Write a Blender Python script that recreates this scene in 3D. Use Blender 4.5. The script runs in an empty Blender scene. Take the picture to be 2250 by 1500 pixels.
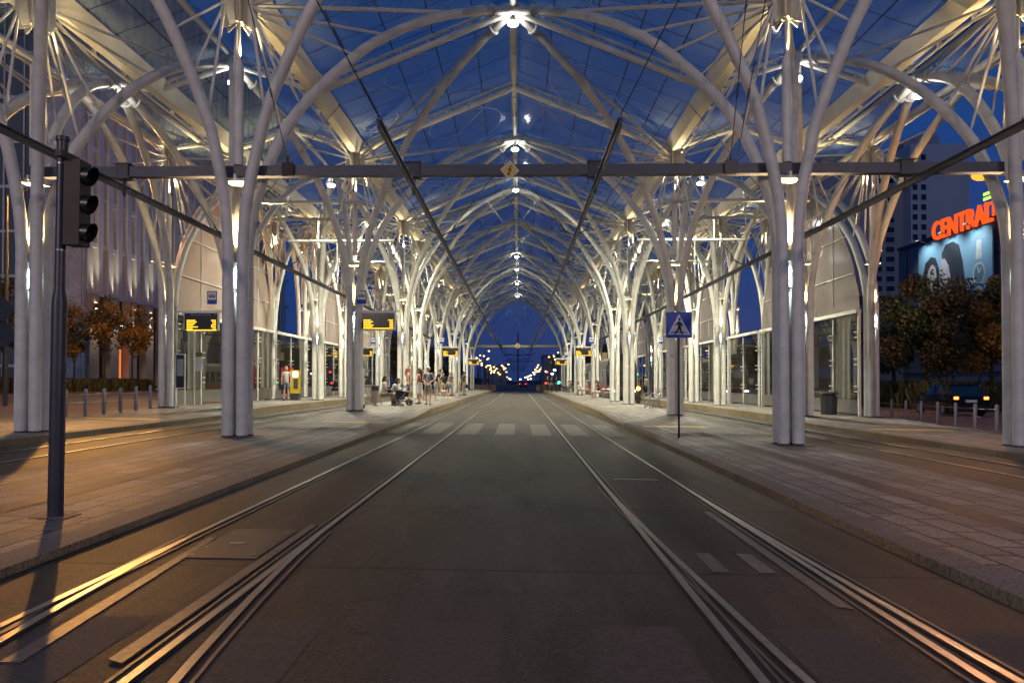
import bpy, math, random
from mathutils import Vector, Matrix
random.seed(7)
PI = math.pi
sc = bpy.context.scene
col = sc.collection
# ------------------------------------------------------------------ camera
CAM = Vector((0.17, 0.0, 1.35)); FPX = 1650.0
YAW = math.radians(1.1); PITCH = math.radians(0.75)
SHX, SHY = 0.0074, 0.0296
cd = bpy.data.cameras.new('camera'); cam = bpy.data.objects.new('camera', cd); col.objects.link(cam)
cam.location = CAM; cam.rotation_euler = (PI/2 + PITCH, 0, YAW)
cd.sensor_width = 36; cd.lens = FPX/2250*36; cd.shift_x = SHX; cd.shift_y = SHY
cd.clip_start = 0.05; cd.clip_end = 4000
sc.camera = cam
# ------------------------------------------------------------------ sky / exposure
w = bpy.data.worlds.new('World'); sc.world = w; w.use_nodes = True
nt = w.node_tree; nt.nodes.clear()
wo = nt.nodes.new('ShaderNodeOutputWorld'); bg = nt.nodes.new('ShaderNodeBackground')
sky = nt.nodes.new('ShaderNodeTexSky'); sky.sky_type = 'NISHITA'; sky.sun_disc = False
sky.sun_elevation = math.radians(-4); sky.sun_rotation = math.radians(60)
mixs = nt.nodes.new('ShaderNodeMix'); mixs.data_type = 'RGBA'; mixs.inputs[0].default_value = 0.85
tcw = nt.nodes.new('ShaderNodeTexCoord'); sxyz = nt.nodes.new('ShaderNodeSeparateXYZ')
rampw = nt.nodes.new('ShaderNodeValToRGB')
e = rampw.color_ramp.elements
e[0].position = 0.0; e[0].color = (0.014, 0.042, 0.17, 1)
e[1].position = 0.9; e[1].color = (0.014, 0.095, 0.27, 1)
x_ = e.new(0.22); x_.color = (0.004, 0.042, 0.22, 1)
nt.links.new(tcw.outputs['Generated'], sxyz.inputs[0]); nt.links.new(sxyz.outputs[2], rampw.inputs[0])
nt.links.new(sky.outputs[0], mixs.inputs[6]); nt.links.new(rampw.outputs[0], mixs.inputs[7])
nt.links.new(mixs.outputs[2], bg.inputs[0]); nt.links.new(bg.outputs[0], wo.inputs[0])
bg.inputs[1].default_value = 1.0
sc.view_settings.view_transform = 'Standard'; sc.view_settings.look = 'None'
sc.view_settings.exposure = 0.0; sc.view_settings.gamma = 1.0
sc.render.engine = 'CYCLES'
cy = sc.cycles
cy.use_denoising = True; cy.max_bounces = 6; cy.diffuse_bounces = 3; cy.glossy_bounces = 3
cy.transmission_bounces = 4; cy.transparent_max_bounces = 24; cy.sample_clamp_indirect = 3.0
cy.caustics_reflective = False; cy.caustics_refractive = False; cy.use_light_tree = True
# wide low fill light added behind the camera to lift columns and buildings
sl = bpy.data.lights.new('fill_sun', 'SUN'); sl.energy = 0.24; sl.use_shadow = True; sl.angle = math.radians(60); sl.color = (0.96, 0.92, 0.92)
so = bpy.data.objects.new('fill_sun', sl); col.objects.link(so); so.rotation_euler = (math.radians(78), 0, math.radians(-14))

# ------------------------------------------------------------------ helpers
def ray(px, py):
    d = Vector(((px-1125)/2250 + SHX, (750-py)/2250 + SHY, -cd.lens/36.0))
    return cam.rotation_euler.to_matrix() @ d
def atY(px, Y, py=838):
    d = ray(px, py); t = (Y-CAM.y)/d.y
    return CAM + d*t
def slope(x):
    if x < -13: return 0.169 + (-13-x)*0.022 if x > -40 else 0.763
    if x > 30: return -0.39
    return -0.013*x
def GZ(x, Y):
    a = abs(x); z = slope(x)
    if 3.26 < a < 6.45: z += (0.05 + 0.01*max(0,(Y+8))/16 if Y < 8 else 0.06+0.06*min(1,(Y-8)/17)) + 0.13*min(1, max(0, (Y-25)/4.5))
    elif 9.6 < a < 13.6: z += 0.12 + 0.13*min(1, max(0, (Y-24.5)/4.0))
    return z
class MB:
    def __init__(s): s.v = []; s.f = []; s.mi = []; s.m = 0
    def add(s, vs, fs):
        o = len(s.v); s.v += [tuple(p) for p in vs]; s.f += [tuple(i+o for i in f) for f in fs]; s.mi += [s.m]*len(fs); return s
    def box(s, c, sz, rz=0, rx=0, ry=0, taper=1.0):
        hx, hy, hz = sz[0]/2, sz[1]/2, sz[2]/2
        R = Matrix.Rotation(rz, 3, 'Z') @ Matrix.Rotation(ry, 3, 'Y') @ Matrix.Rotation(rx, 3, 'X')
        vs = []
        for z in (-1, 1):
            k = taper if z > 0 else 1
            for x, y in ((-1,-1),(1,-1),(1,1),(-1,1)):
                vs.append(Vector(c) + R @ Vector((x*hx*k, y*hy*k, z*hz)))
        return s.add(vs, [(3,2,1,0),(4,5,6,7),(0,1,5,4),(1,2,6,5),(2,3,7,6),(3,0,4,7)])
    def tube(s, pts, r, n=10, caps=True):
        pts = [Vector(p) for p in pts]; N = len(pts)
        rs = r if isinstance(r, (list, tuple)) else [r]*N
        t0 = (pts[1]-pts[0]).normalized()
        up = Vector((0,0,1)) if abs(t0.z) < 0.9 else Vector((1,0,0))
        a = t0.cross(up).normalized(); o = len(s.v); vs = []; fs = []
        for i, p in enumerate(pts):
            t = (pts[min(i+1,N-1)]-pts[max(i-1,0)]).normalized()
            a = (a - t*a.dot(t)).normalized(); b = t.cross(a)
            for k in range(n):
                th = 2*PI*k/n; vs.append(p + (a*math.cos(th)+b*math.sin(th))*rs[i])
        for i in range(N-1):
            for k in range(n):
                k2 = (k+1) % n; fs.append((i*n+k, i*n+k2, (i+1)*n+k2, (i+1)*n+k))
        if caps:
            fs.append(tuple(reversed(range(n)))); fs.append(tuple((N-1)*n+k for k in range(n)))
        return s.add(vs, fs)
    def cyl(s, c, r, h, n=16, r2=None):
        return s.tube([c, (c[0], c[1], c[2]+h)], [r, r if r2 is None else r2], n)
    def poly(s, pts): return s.add(pts, [tuple(range(len(pts)))])
    def prism(s, pts, d):
        n = len(pts); d = Vector(d); a = [Vector(p) for p in pts]; b = [p+d for p in a]
        fs = [tuple(reversed(range(n))), tuple(range(n, 2*n))] + [(i, (i+1) % n, n+(i+1) % n, n+i) for i in range(n)]
        return s.add(a+b, fs)
    def sphere(s, c, r, n=12, m=8, sc=(1,1,1)):
        vs = []; fs = []
        for i in range(m+1):
            ph = PI*i/m
            for k in range(n):
                th = 2*PI*k/n
                vs.append((c[0]+r*sc[0]*math.sin(ph)*math.cos(th), c[1]+r*sc[1]*math.sin(ph)*math.sin(th), c[2]+r*sc[2]*math.cos(ph)))
        for i in range(m):
            for k in range(n):
                k2 = (k+1) % n; fs.append((i*n+k, (i+1)*n+k, (i+1)*n+k2, i*n+k2))
        return s.add(vs, fs)
    def mesh(s, name, mats, smooth=True):
        me = bpy.data.meshes.new(name); me.from_pydata(s.v, [], s.f)
        mats = mats if isinstance(mats, (list, tuple)) else [mats]
        for m in mats: me.materials.append(m)
        if len(mats) > 1:
            for p, i in zip(me.polygons, s.mi): p.material_index = i
        if smooth:
            me.polygons.foreach_set('use_smooth', [True]*len(me.polygons))
            try: me.set_sharp_from_angle(angle=math.radians(35))
            except Exception: pass
        me.update(); return me
    def build(s, name, mats, parent=None, smooth=True):
        return link(name, s.mesh(name, mats, smooth), parent)
def link(name, data, parent=None):
    o = bpy.data.objects.new(name, data); col.objects.link(o)
    if parent: o.parent = parent
    return o
def tag(o, label=None, cat=None, group=None, kind=None):
    if label: o['label'] = label
    if cat: o['category'] = cat
    if group: o['group'] = group
    if kind: o['kind'] = kind
    return o
def thing(name, label, cat, loc=(0,0,0), rz=0, group=None):
    o = bpy.data.objects.new(name, None); col.objects.link(o); o.empty_display_size = 0.2
    o.location = loc; o.rotation_euler = (0,0,rz)
    return tag(o, label, cat, group)
def copy_tree(o, parent=None):
    c = o.copy(); col.objects.link(c); c.parent = parent
    for ch in [x for x in col.objects if x.parent == o]: copy_tree(ch, c)
    return c
def lamp(kind, loc, power, color, parent=None, size=0.05, rot=(0,0,0), spot=None, blend=0.5, cache={}):
    key = (kind, power, color, size, spot, blend)
    if key not in cache:
        l = bpy.data.lights.new('lamp_light', kind); l.energy = power; l.color = color
        l.shadow_soft_size = size
        if kind == 'SPOT': l.spot_size = math.radians(spot); l.spot_blend = blend
        cache[key] = l
    o = bpy.data.objects.new('lamp_light', cache[key]); col.objects.link(o)
    o.location = loc; o.rotation_euler = rot
    if parent: o.parent = parent
    return o
ORD = ['first','second','third','fourth','fifth','sixth','seventh','eighth','ninth','tenth','eleventh','twelfth','thirteenth','fourteenth','fifteenth','sixteenth','seventeenth','eighteenth','nineteenth','twentieth']
# ------------------------------------------------------------------ materials
def mat(name, c, rough=0.6, metal=0.0, noise=0.0, scale=8.0, bump=0.0, c2=None, emit=None, es=0.0, spec=0.5, coord='Object', detail=5):
    m = bpy.data.materials.new(name); m.use_nodes = True; n = m.node_tree; b = n.nodes['Principled BSDF']
    b.inputs['Base Color'].default_value = (*c, 1); b.inputs['Roughness'].default_value = rough
    b.inputs['Metallic'].default_value = metal; b.inputs['Specular IOR Level'].default_value = spec
    if noise > 0 or bump > 0:
        tc = n.nodes.new('ShaderNodeTexCoord'); no = n.nodes.new('ShaderNodeTexNoise')
        no.inputs['Scale'].default_value = scale; no.inputs['Detail'].default_value = detail; no.inputs['Roughness'].default_value = 0.65
        n.links.new(tc.outputs[coord], no.inputs['Vector'])
        if noise > 0:
            mx = n.nodes.new('ShaderNodeMix'); mx.data_type = 'RGBA'
            d = c2 if c2 else tuple(x*(1-noise) for x in c)
            mx.inputs[6].default_value = (*d, 1); mx.inputs[7].default_value = (*[min(1, x*(1+noise*0.4)) for x in c], 1)
            mr = n.nodes.new('ShaderNodeMapRange'); mr.inputs[1].default_value = 0.3; mr.inputs[2].default_value = 0.7
            n.links.new(no.outputs[0], mr.inputs[0]); n.links.new(mr.outputs[0], mx.inputs[0])
            n.links.new(mx.outputs[2], b.inputs['Base Color'])
        if bump > 0:
            bp = n.nodes.new('ShaderNodeBump'); bp.inputs['Strength'].default_value = bump; bp.inputs['Distance'].default_value = 0.02
            n.links.new(no.outputs[0], bp.inputs['Height']); n.links.new(bp.outputs[0], b.inputs['Normal'])
    if emit: b.inputs['Emission Color'].default_value = (*emit, 1); b.inputs['Emission Strength'].default_value = es
    return m
def emis(name, c, s):
    m = bpy.data.materials.new(name); m.use_nodes = True; n = m.node_tree; n.nodes.clear()
    o = n.nodes.new('ShaderNodeOutputMaterial'); e = n.nodes.new('ShaderNodeEmission')
    e.inputs[0].default_value = (*c, 1); e.inputs[1].default_value = s; n.links.new(e.outputs[0], o.inputs[0]); return m
def glassy(name, tint, alpha_mix, diff, dmix, rough=0.05, trans=False):
    """thin sheet: transparent + dirt diffuse + fresnel gloss"""
    m = bpy.data.materials.new(name); m.use_nodes = True; n = m.node_tree; n.nodes.clear(); L = n.links
    o = n.nodes.new('ShaderNodeOutputMaterial'); t = n.nodes.new('ShaderNodeBsdfTransparent'); t.inputs[0].default_value = (*tint, 1)
    d = n.nodes.new('ShaderNodeBsdfTranslucent' if trans == 'only' else 'ShaderNodeBsdfDiffuse'); d.inputs[0].default_value = (*diff, 1)
    g = n.nodes.new('ShaderNodeBsdfGlossy'); g.inputs['Roughness'].default_value = rough
    m1 = n.nodes.new('ShaderNodeMixShader'); tc = n.nodes.new('ShaderNodeTexCoord'); no = n.nodes.new('ShaderNodeTexNoise')
    no.inputs['Scale'].default_value = 0.7; no.inputs['Detail'].default_value = 8; L.new(tc.outputs['Object'], no.inputs['Vector'])
    mr = n.nodes.new('ShaderNodeMapRange'); mr.inputs[3].default_value = dmix*0.6; mr.inputs[4].default_value = dmix*1.4
    L.new(no.outputs[0], mr.inputs[0]); L.new(mr.outputs[0], m1.inputs[0]); L.new(t.outputs[0], m1.inputs[1])
    if trans:
        tl = n.nodes.new('ShaderNodeBsdfTranslucent'); tl.inputs[0].default_value = (*diff, 1)
        md = n.nodes.new('ShaderNodeMixShader'); md.inputs[0].default_value = 0.5
        L.new(d.outputs[0], md.inputs[1]); L.new(tl.outputs[0], md.inputs[2]); L.new(md.outputs[0], m1.inputs[2])
    else: L.new(d.outputs[0], m1.inputs[2])
    lw = n.nodes.new('ShaderNodeFresnel'); lw.inputs[0].default_value = 1.45
    m2 = n.nodes.new('ShaderNodeMixShader'); mm = n.nodes.new('ShaderNodeMath'); mm.operation = 'MULTIPLY'; mm.inputs[1].default_value = alpha_mix
    L.new(lw.outputs[0], mm.inputs[0]); L.new(mm.outputs[0], m2.inputs[0]); L.new(m1.outputs[0], m2.inputs[1]); L.new(g.outputs[0], m2.inputs[2])
    L.new(m2.outputs[0], o.inputs[0]); return m
def paving(name, c, c2, bw, bh, mortar, scale=1.0, rough=0.7, mort=(0.02,0.02,0.02), rot=PI/2, off=0.5, coarse=0.0):
    m = bpy.data.materials.new(name); m.use_nodes = True; n = m.node_tree; b = n.nodes['Principled BSDF']; L = n.links
    tc = n.nodes.new('ShaderNodeTexCoord'); mp = n.nodes.new('ShaderNodeMapping'); mp.inputs['Rotation'].default_value = (0,0,rot); mp.inputs['Location'].default_value = (171.3 if bw > 100 else 0, 0, 0)
    br = n.nodes.new('ShaderNodeTexBrick'); br.offset = off
    br.inputs['Color1'].default_value = (*c,1); br.inputs['Color2'].default_value = (*c2,1); br.inputs['Mortar'].default_value = (*mort,1)
    br.inputs['Scale'].default_value = scale; br.inputs['Mortar Size'].default_value = mortar; br.inputs['Brick Width'].default_value = bw; br.inputs['Row Height'].default_value = bh
    br.inputs['Mortar Smooth'].default_value = 0.3; br.inputs['Bias'].default_value = 0.0
    no = n.nodes.new('ShaderNodeTexNoise'); no.inputs['Scale'].default_value = 0.9; no.inputs['Detail'].default_value = 8; no.inputs['Roughness'].default_value = 0.7
    n2 = n.nodes.new('ShaderNodeTexNoise'); n2.inputs['Scale'].default_value = 48; n2.inputs['Detail'].default_value = 3
    L.new(tc.outputs['Object'], mp.inputs[0]); L.new(mp.outputs[0], br.inputs['Vector']); L.new(tc.outputs['Object'], no.inputs['Vector']); L.new(tc.outputs['Object'], n2.inputs['Vector'])
    mr = n.nodes.new('ShaderNodeMapRange'); mr.inputs[1].default_value = 0.25; mr.inputs[2].default_value = 0.75; mr.inputs[3].default_value = 0.55; mr.inputs[4].default_value = 1.3
    L.new(no.outputs[0], mr.inputs[0])
    m3 = n.nodes.new('ShaderNodeMapRange'); m3.inputs[1].default_value = 0.3; m3.inputs[2].default_value = 0.7; m3.inputs[3].default_value = 0.5; m3.inputs[4].default_value = 1.5; L.new(n2.outputs[0], m3.inputs[0])
    mu = n.nodes.new('ShaderNodeMath'); mu.operation = 'MULTIPLY'; L.new(mr.outputs[0], mu.inputs[0]); L.new(m3.outputs[0], mu.inputs[1])
    vm = n.nodes.new('ShaderNodeVectorMath'); vm.operation = 'SCALE'; L.new(br.outputs['Color'], vm.inputs[0]); L.new(mu.outputs[0], vm.inputs['Scale'])
    L.new(vm.outputs[0], b.inputs['Base Color']); b.inputs['Specular IOR Level'].default_value = 0.22
    rr = n.nodes.new('ShaderNodeMapRange'); rr.inputs[3].default_value = rough-0.12; rr.inputs[4].default_value = rough+0.15; L.new(no.outputs[0], rr.inputs[0]); L.new(rr.outputs[0], b.inputs['Roughness'])
    bp = n.nodes.new('ShaderNodeBump'); bp.inputs['Strength'].default_value = 0.5; bp.inputs['Distance'].default_value = 0.01
    ad = n.nodes.new('ShaderNodeMath'); ad.operation = 'MULTIPLY_ADD'; ad.inputs[1].default_value = -1.0; L.new(br.outputs['Fac'], ad.inputs[0]); L.new(n2.outputs[0], ad.inputs[2])
    L.new(ad.outputs[0], bp.inputs['Height']); L.new(bp.outputs[0], b.inputs['Normal'])
    return m
M = {}
M['white'] = mat('white_paint', (0.76,0.75,0.68), 0.38, noise=0.16, scale=1.3, spec=0.5)
M['trunk'] = mat('white_column_paint', (0.74,0.73,0.67), 0.42, noise=0.22, scale=2.2, spec=0.5, detail=8)
M['hub'] = mat('hub_paint', (0.55,0.47,0.33), 0.45, noise=0.2, scale=4)
M['steel'] = mat('galvanised_steel', (0.35,0.35,0.34), 0.35, 0.9, noise=0.2, scale=5)
M['dark'] = mat('dark_grey_paint', (0.045,0.045,0.055), 0.4, noise=0.3, scale=6)
M['beam'] = mat('beam_grey_paint', (0.085,0.085,0.105), 0.45, noise=0.25, scale=3)
M['black'] = mat('black_plastic', (0.012,0.012,0.013), 0.35)
M['wire'] = mat('wire_black', (0.01,0.01,0.01), 0.6)
M['rust'] = mat('rusty_plate', (0.09,0.06,0.05), 0.8, noise=0.6, scale=14)
M['rail'] = mat('rail_steel_polished', (0.36,0.34,0.31), 0.37, 1.0, noise=0.25, scale=20)
M['groove'] = mat('rail_groove_dirt', (0.012,0.011,0.01), 0.9)
M['railside'] = mat('rail_side_steel', (0.12,0.10,0.085), 0.5, 0.6, noise=0.4, scale=12)
M['roofglass'] = glassy('roof_glass', (0.74,0.84,0.94), 0.06, (0.34,0.45,0.52), 0.34, 0.12)
M['frit'] = mat('glass_frit_line', (0.55,0.6,0.68), 0.5)
M['screen'] = glassy('frosted_screen', (0.5,0.5,0.5), 0.6, (0.66,0.56,0.50), 0.88, 0.12, trans=True)
M['pane'] = glassy('door_glass', (0.50,0.52,0.50), 2.2, (0.10,0.09,0.07), 0.25, 0.02)
M['joint'] = mat('pane_joint', (0.012,0.013,0.018), 0.6)
M['asphalt'] = mat('asphalt', (0.055,0.05,0.048), 0.75, noise=0.35, scale=0.6, bump=0.15)
M['ground'] = mat('ground_asphalt', (0.075,0.062,0.055), 0.8, noise=0.3, scale=0.3)
M['bed'] = paving('track_concrete', (0.053,0.044,0.034), (0.044,0.037,0.029), 400, 2.7, 0.022, rot=0, rough=0.62, mort=(0.014,0.012,0.011), off=0)
def grime(m, amt=0.5):
    n = m.node_tree; L = n.links; b = n.nodes['Principled BSDF']; src = b.inputs['Base Color'].links[0].from_socket
    tc = n.nodes.new('ShaderNodeTexCoord'); mp = n.nodes.new('ShaderNodeMapping'); mp.inputs['Scale'].default_value = (1.6,0.22,1)
    L.new(tc.outputs['Object'], mp.inputs[0]); no = n.nodes.new('ShaderNodeTexNoise'); no.inputs['Scale'].default_value = 1.0; no.inputs['Detail'].default_value = 9; no.inputs['Roughness'].default_value = 0.72; L.new(mp.outputs[0], no.inputs[0])
    r1 = n.nodes.new('ShaderNodeMapRange'); r1.inputs[1].default_value = 0.35; r1.inputs[2].default_value = 0.65; r1.inputs[3].default_value = 1-amt; r1.inputs[4].default_value = 1+amt*0.5; L.new(no.outputs[0], r1.inputs[0])
    vo = n.nodes.new('ShaderNodeTexVoronoi'); vo.feature = 'DISTANCE_TO_EDGE'; vo.inputs['Scale'].default_value = 0.33
    nd = n.nodes.new('ShaderNodeTexNoise'); nd.inputs['Scale'].default_value = 2.5; nd.inputs['Detail'].default_value = 6
    vm = n.nodes.new('ShaderNodeVectorMath'); vm.operation = 'MULTIPLY_ADD'; vm.inputs[1].default_value = (.7,.7,0); L.new(tc.outputs['Object'], nd.inputs[0]); L.new(nd.outputs['Color'], vm.inputs[0]); L.new(tc.outputs['Object'], vm.inputs[2]); L.new(vm.outputs[0], vo.inputs[0])
    r2 = n.nodes.new('ShaderNodeMapRange'); r2.inputs[1].default_value = 0.0; r2.inputs[2].default_value = 0.008; r2.inputs[3].default_value = 0.6; r2.inputs[4].default_value = 1.0; L.new(vo.outputs['Distance'], r2.inputs[0])
    v2 = n.nodes.new('ShaderNodeTexVoronoi'); v2.inputs['Scale'].default_value = 2.3; L.new(tc.outputs['Object'], v2.inputs[0])
    r3 = n.nodes.new('ShaderNodeMapRange'); r3.inputs[1].default_value = 0.05; r3.inputs[2].default_value = 0.09; r3.inputs[3].default_value = 0.45; r3.inputs[4].default_value = 1.0; L.new(v2.outputs['Distance'], r3.inputs[0])
    m1 = n.nodes.new('ShaderNodeMath'); m1.operation = 'MULTIPLY'; L.new(r1.outputs[0], m1.inputs[0]); L.new(r2.outputs[0], m1.inputs[1])
    m2 = n.nodes.new('ShaderNodeMath'); m2.operation = 'MULTIPLY'; L.new(m1.outputs[0], m2.inputs[0]); L.new(r3.outputs[0], m2.inputs[1])
    sc_ = n.nodes.new('ShaderNodeVectorMath'); sc_.operation = 'SCALE'; L.new(src, sc_.inputs[0]); L.new(m2.outputs[0], sc_.inputs['Scale']); L.new(sc_.outputs[0], b.inputs['Base Color'])
grime(M['bed'], 0.6)
M['coarse'] = mat('worn_stripe_aggregate', (0.060,0.049,0.041), 0.8, noise=0.55, scale=38, bump=0.2, detail=3)
M['stripe'] = mat('crosswalk_paint', (0.108,0.10,0.074), 0.65, noise=0.6, scale=7, detail=8)
M['yellow_line'] = mat('yellow_paint', (0.50,0.32,0.05), 0.6, noise=0.4, scale=6)
M['pave'] = paving('granite_slabs', (0.26,0.235,0.205), (0.14,0.125,0.112), 0.62, 0.31, 0.018, rough=0.62)
grime(M['pave'], 0.3)
M['kerb'] = paving('kerb_granite', (0.16,0.13,0.11), (0.14,0.115,0.10), 1.0, 5, 0.003, rough=0.7)
M['kerbface'] = paving('kerb_face_granite', (0.28,0.22,0.13), (0.25,0.20,0.12), 1.0, 5, 0.004, rough=0.75)
M['band'] = paving('dark_slab_band', (0.052,0.05,0.055), (0.042,0.04,0.045), 0.3, 5, 0.006, rough=0.6)
M['cover'] = mat('steel_cover_plate', (0.13,0.115,0.10), 0.5, 0.5, noise=0.5, scale=18)
M['warm_emit'] = emis('warm_lamp_glass', (1.0,0.72,0.30), 14)
M['cool_emit'] = emis('cool_lamp_glass', (0.80,0.95,1.0), 14)
M['white_emit'] = emis('white_lamp_glass', (1.0,0.97,0.90), 60)
M['sodium_emit'] = emis('sodium_lamp_glass', (1.0,0.34,0.03), 1.9)
M['far_emit'] = emis('far_lamp_glass', (1.0,0.60,0.22), 7)
M['farw_emit'] = emis('far_white_lamp_glass', (0.95,0.95,1.0), 9)
M['red_emit'] = emis('red_light', (1.0,0.05,0.03), 7)
M['tail'] = emis('tail_lamp', (1.0,0.22,0.04), 5)
M['green_emit'] = emis('green_light', (0.05,1.0,0.6), 8)
M['amber_emit'] = emis('amber_led', (1.0,0.55,0.02), 2.6)
M['orange_emit'] = emis('orange_sign', (1.0,0.10,0.015), 1.25)
M['lime_emit'] = emis('lime_sign', (0.55,1.0,0.12), 1.4)
M['win_emit'] = emis('lit_window', (1.0,0.72,0.38), 0.28)
M['blue_emit'] = emis('blue_sign', (0.1,0.25,1.0), 3)
M['blue'] = mat('sign_blue', (0.012,0.06,0.42), 0.35)
M['signwhite'] = mat('sign_white', (0.75,0.75,0.76), 0.4)
M['signblack'] = mat('sign_black', (0.01,0.01,0.01), 0.4)
M['signyellow'] = mat('sign_yellow', (0.75,0.52,0.10), 0.45, noise=0.2, scale=20)
M['lcd'] = mat('display_black', (0.02,0.018,0.022), 0.25)
M['greytext'] = mat('grey_lettering', (0.35,0.35,0.38), 0.5)
M['peach'] = mat('wall_stone', (0.36,0.31,0.29), 0.7, noise=0.15, scale=0.7)
M['bwall'] = paving('building_panels', (0.52,0.52,0.50), (0.49,0.49,0.47), 1.7, 4.3, 0.02, rough=0.7, rot=0)
M['bfin'] = mat('building_fins', (0.72,0.72,0.70), 0.7, noise=0.12, scale=0.5)
M['bdark'] = mat('building_dark_glass', (0.012,0.014,0.022), 0.12, spec=0.8)
M['brown'] = mat('brown_cladding', (0.06,0.035,0.022), 0.6)
M['tower'] = mat('tower_render', (0.46,0.45,0.50), 0.8, noise=0.12, scale=0.08)
M['tower2'] = mat('tower_render_dark', (0.30,0.29,0.33), 0.8, noise=0.12, scale=0.1)
M['mall'] = mat('mall_cladding', (0.10,0.11,0.14), 0.5)
M['leafA'] = mat('leaves_green_brown', (0.07,0.055,0.02), 0.6, noise=0.4, scale=2)
M['leafB'] = mat('leaves_olive', (0.05,0.07,0.02), 0.6)
M['leafC'] = mat('leaves_autumn', (0.24,0.13,0.025), 0.6)
M['bark'] = mat('bark', (0.06,0.045,0.035), 0.9, noise=0.4, scale=9)
M['shrub'] = mat('shrub_grass', (0.06,0.06,0.02), 0.8, noise=0.5, scale=3)
M['carpaint'] = mat('car_paint_black', (0.008,0.008,0.01), 0.12, spec=0.8)
M['carglass'] = mat('car_glass', (0.01,0.012,0.015), 0.05, spec=0.9)
M['rubber'] = mat('tyre_rubber', (0.012,0.012,0.012), 0.8)
M['bench'] = mat('bench_metal', (0.42,0.40,0.37), 0.35, 0.6)
M['bin'] = mat('bin_beige', (0.33,0.28,0.24), 0.5)
M['binpaint'] = mat('bin_dark', (0.04,0.045,0.055), 0.4)
M['conduit'] = mat('conduit_galvanised', (0.62,0.62,0.6), 0.3, 0.7)
M['yellowbox'] = mat('ticket_yellow', (0.65,0.45,0.03), 0.45)
M['redbox'] = mat('ticket_red', (0.35,0.02,0.015), 0.45)
M['tramred'] = mat('tram_red', (0.28,0.04,0.02), 0.3)
M['tramgrey'] = mat('tram_cream', (0.14,0.13,0.12), 0.3)
M['bollard'] = mat('bollard_steel', (0.26,0.25,0.25), 0.45, 0.5, noise=0.25, scale=8)
M['barrier'] = mat('barrier_panel', (0.25,0.16,0.15), 0.7, noise=0.3, scale=2)

def text(s, size, mt, parent, loc, rot, extrude=0.004, offset=0.0, name='lettering', align='CENTER'):
    cu = bpy.data.curves.new(name, 'FONT'); cu.body = s; cu.size = size; cu.extrude = extrude; cu.offset = offset; cu.align_x = align
    cu.resolution_u = 3
    t = bpy.data.objects.new(name, cu); col.objects.link(t)
    bpy.context.view_layer.update()
    me = bpy.data.meshes.new_from_object(t.evaluated_get(bpy.context.evaluated_depsgraph_get()))
    bpy.data.objects.remove(t); me.materials.clear(); me.materials.append(mt)
    o = link(name, me, parent); o.location = loc; o.rotation_euler = rot; return o
# ================================================================== GROUND
Ls = [-400,-60,-40,-13,-9.6,-6.45,-3.35,-1,0,1,3.25,6.45,9.6,13,30,60,400]
def sheet(name, x0, x1, y0, y1, dz, mt, ystep=None, zf=None, kind='structure', label=None, cat=None):
    xs = sorted(set([x0, x1] + [x for x in (-40,-13,30) if x0 < x < x1]))
    ys = [y0, y1] if not ystep else [y0 + (y1-y0)*i/ystep for i in range(ystep+1)]
    b = MB(); vs = [(x, y, (zf(x, y) if zf else slope(x)) + dz) for y in ys for x in xs]; n = len(xs)
    b.add(vs, [(j*n+i, j*n+i+1, (j+1)*n+i+1, (j+1)*n+i) for j in range(len(ys)-1) for i in range(n-1)])
    o = b.build(name, mt, smooth=False)
    return tag(o, label, cat, kind=kind)
sheet('ground', -1500, 1500, -60, 3000, -0.03, M['ground'])
sheet('track_bed', -3.30, 3.22, -8, 104, -0.004, M['bed'])
sheet('side_track_bed', -9.62, -6.43, -8, 104, -0.004, M['bed'])
sheet('side_track_bed', 6.43, 9.62, -8, 104, -0.004, M['bed'])
sheet('cross_road', -60, 60, 104.2, 118, -0.02, M['asphalt'])
def island(xi, xo, yr0, yr1, y1, s, side=False):
    """raised pavement; low near the camera, ramping up to the platform"""
    Y = [-8, 8, yr0, yr1, y1]; H = [0.12, 0.12, 0.12, 0.25, 0.25] if side else [0.05, 0.06, 0.12, 0.25, 0.25]
    edge = xi + 0.30
    def zz(x, h): return slope(s*x) + h
    k = MB(); f = MB(); p = MB(); bn = MB()
    for i in range(4):
        a, b_, ha, hb = Y[i], Y[i+1], H[i], H[i+1]
        q = lambda m, x0, x1, d=0: m.add([(s*x0,a,zz(x0,ha)+d),(s*x1,a,zz(x1,ha)+d),(s*x1,b_,zz(x1,hb)+d),(s*x0,b_,zz(x0,hb)+d)], [(0,1,2,3) if s > 0 else (3,2,1,0)])
        q(k, xi, edge); q(k, xo-0.15, xo)
        q(p, edge, xo-0.15)
        for x in (xi, xo):
            f.add([(s*x,a,slope(s*x)-0.05),(s*x,b_,slope(s*x)-0.05),(s*x,b_,zz(x,hb)),(s*x,a,zz(x,ha))], [(0,1,2,3)])
    f.add([(s*xi,y1,slope(s*xi)-.05),(s*xo,y1,slope(s*xo)-.05),(s*xo,y1,zz(xo,.25)),(s*xi,y1,zz(xi,.25))], [(0,1,2,3)])
    tag(p.build('platform_paving' if not side else 'side_pavement', M['pave'], smooth=False), kind='structure')
    tag(k.build('kerb_top', M['kerb'], smooth=False), kind='structure')
    tag(f.build('kerb_face', M['kerbface'], smooth=False), kind='structure')
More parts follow.
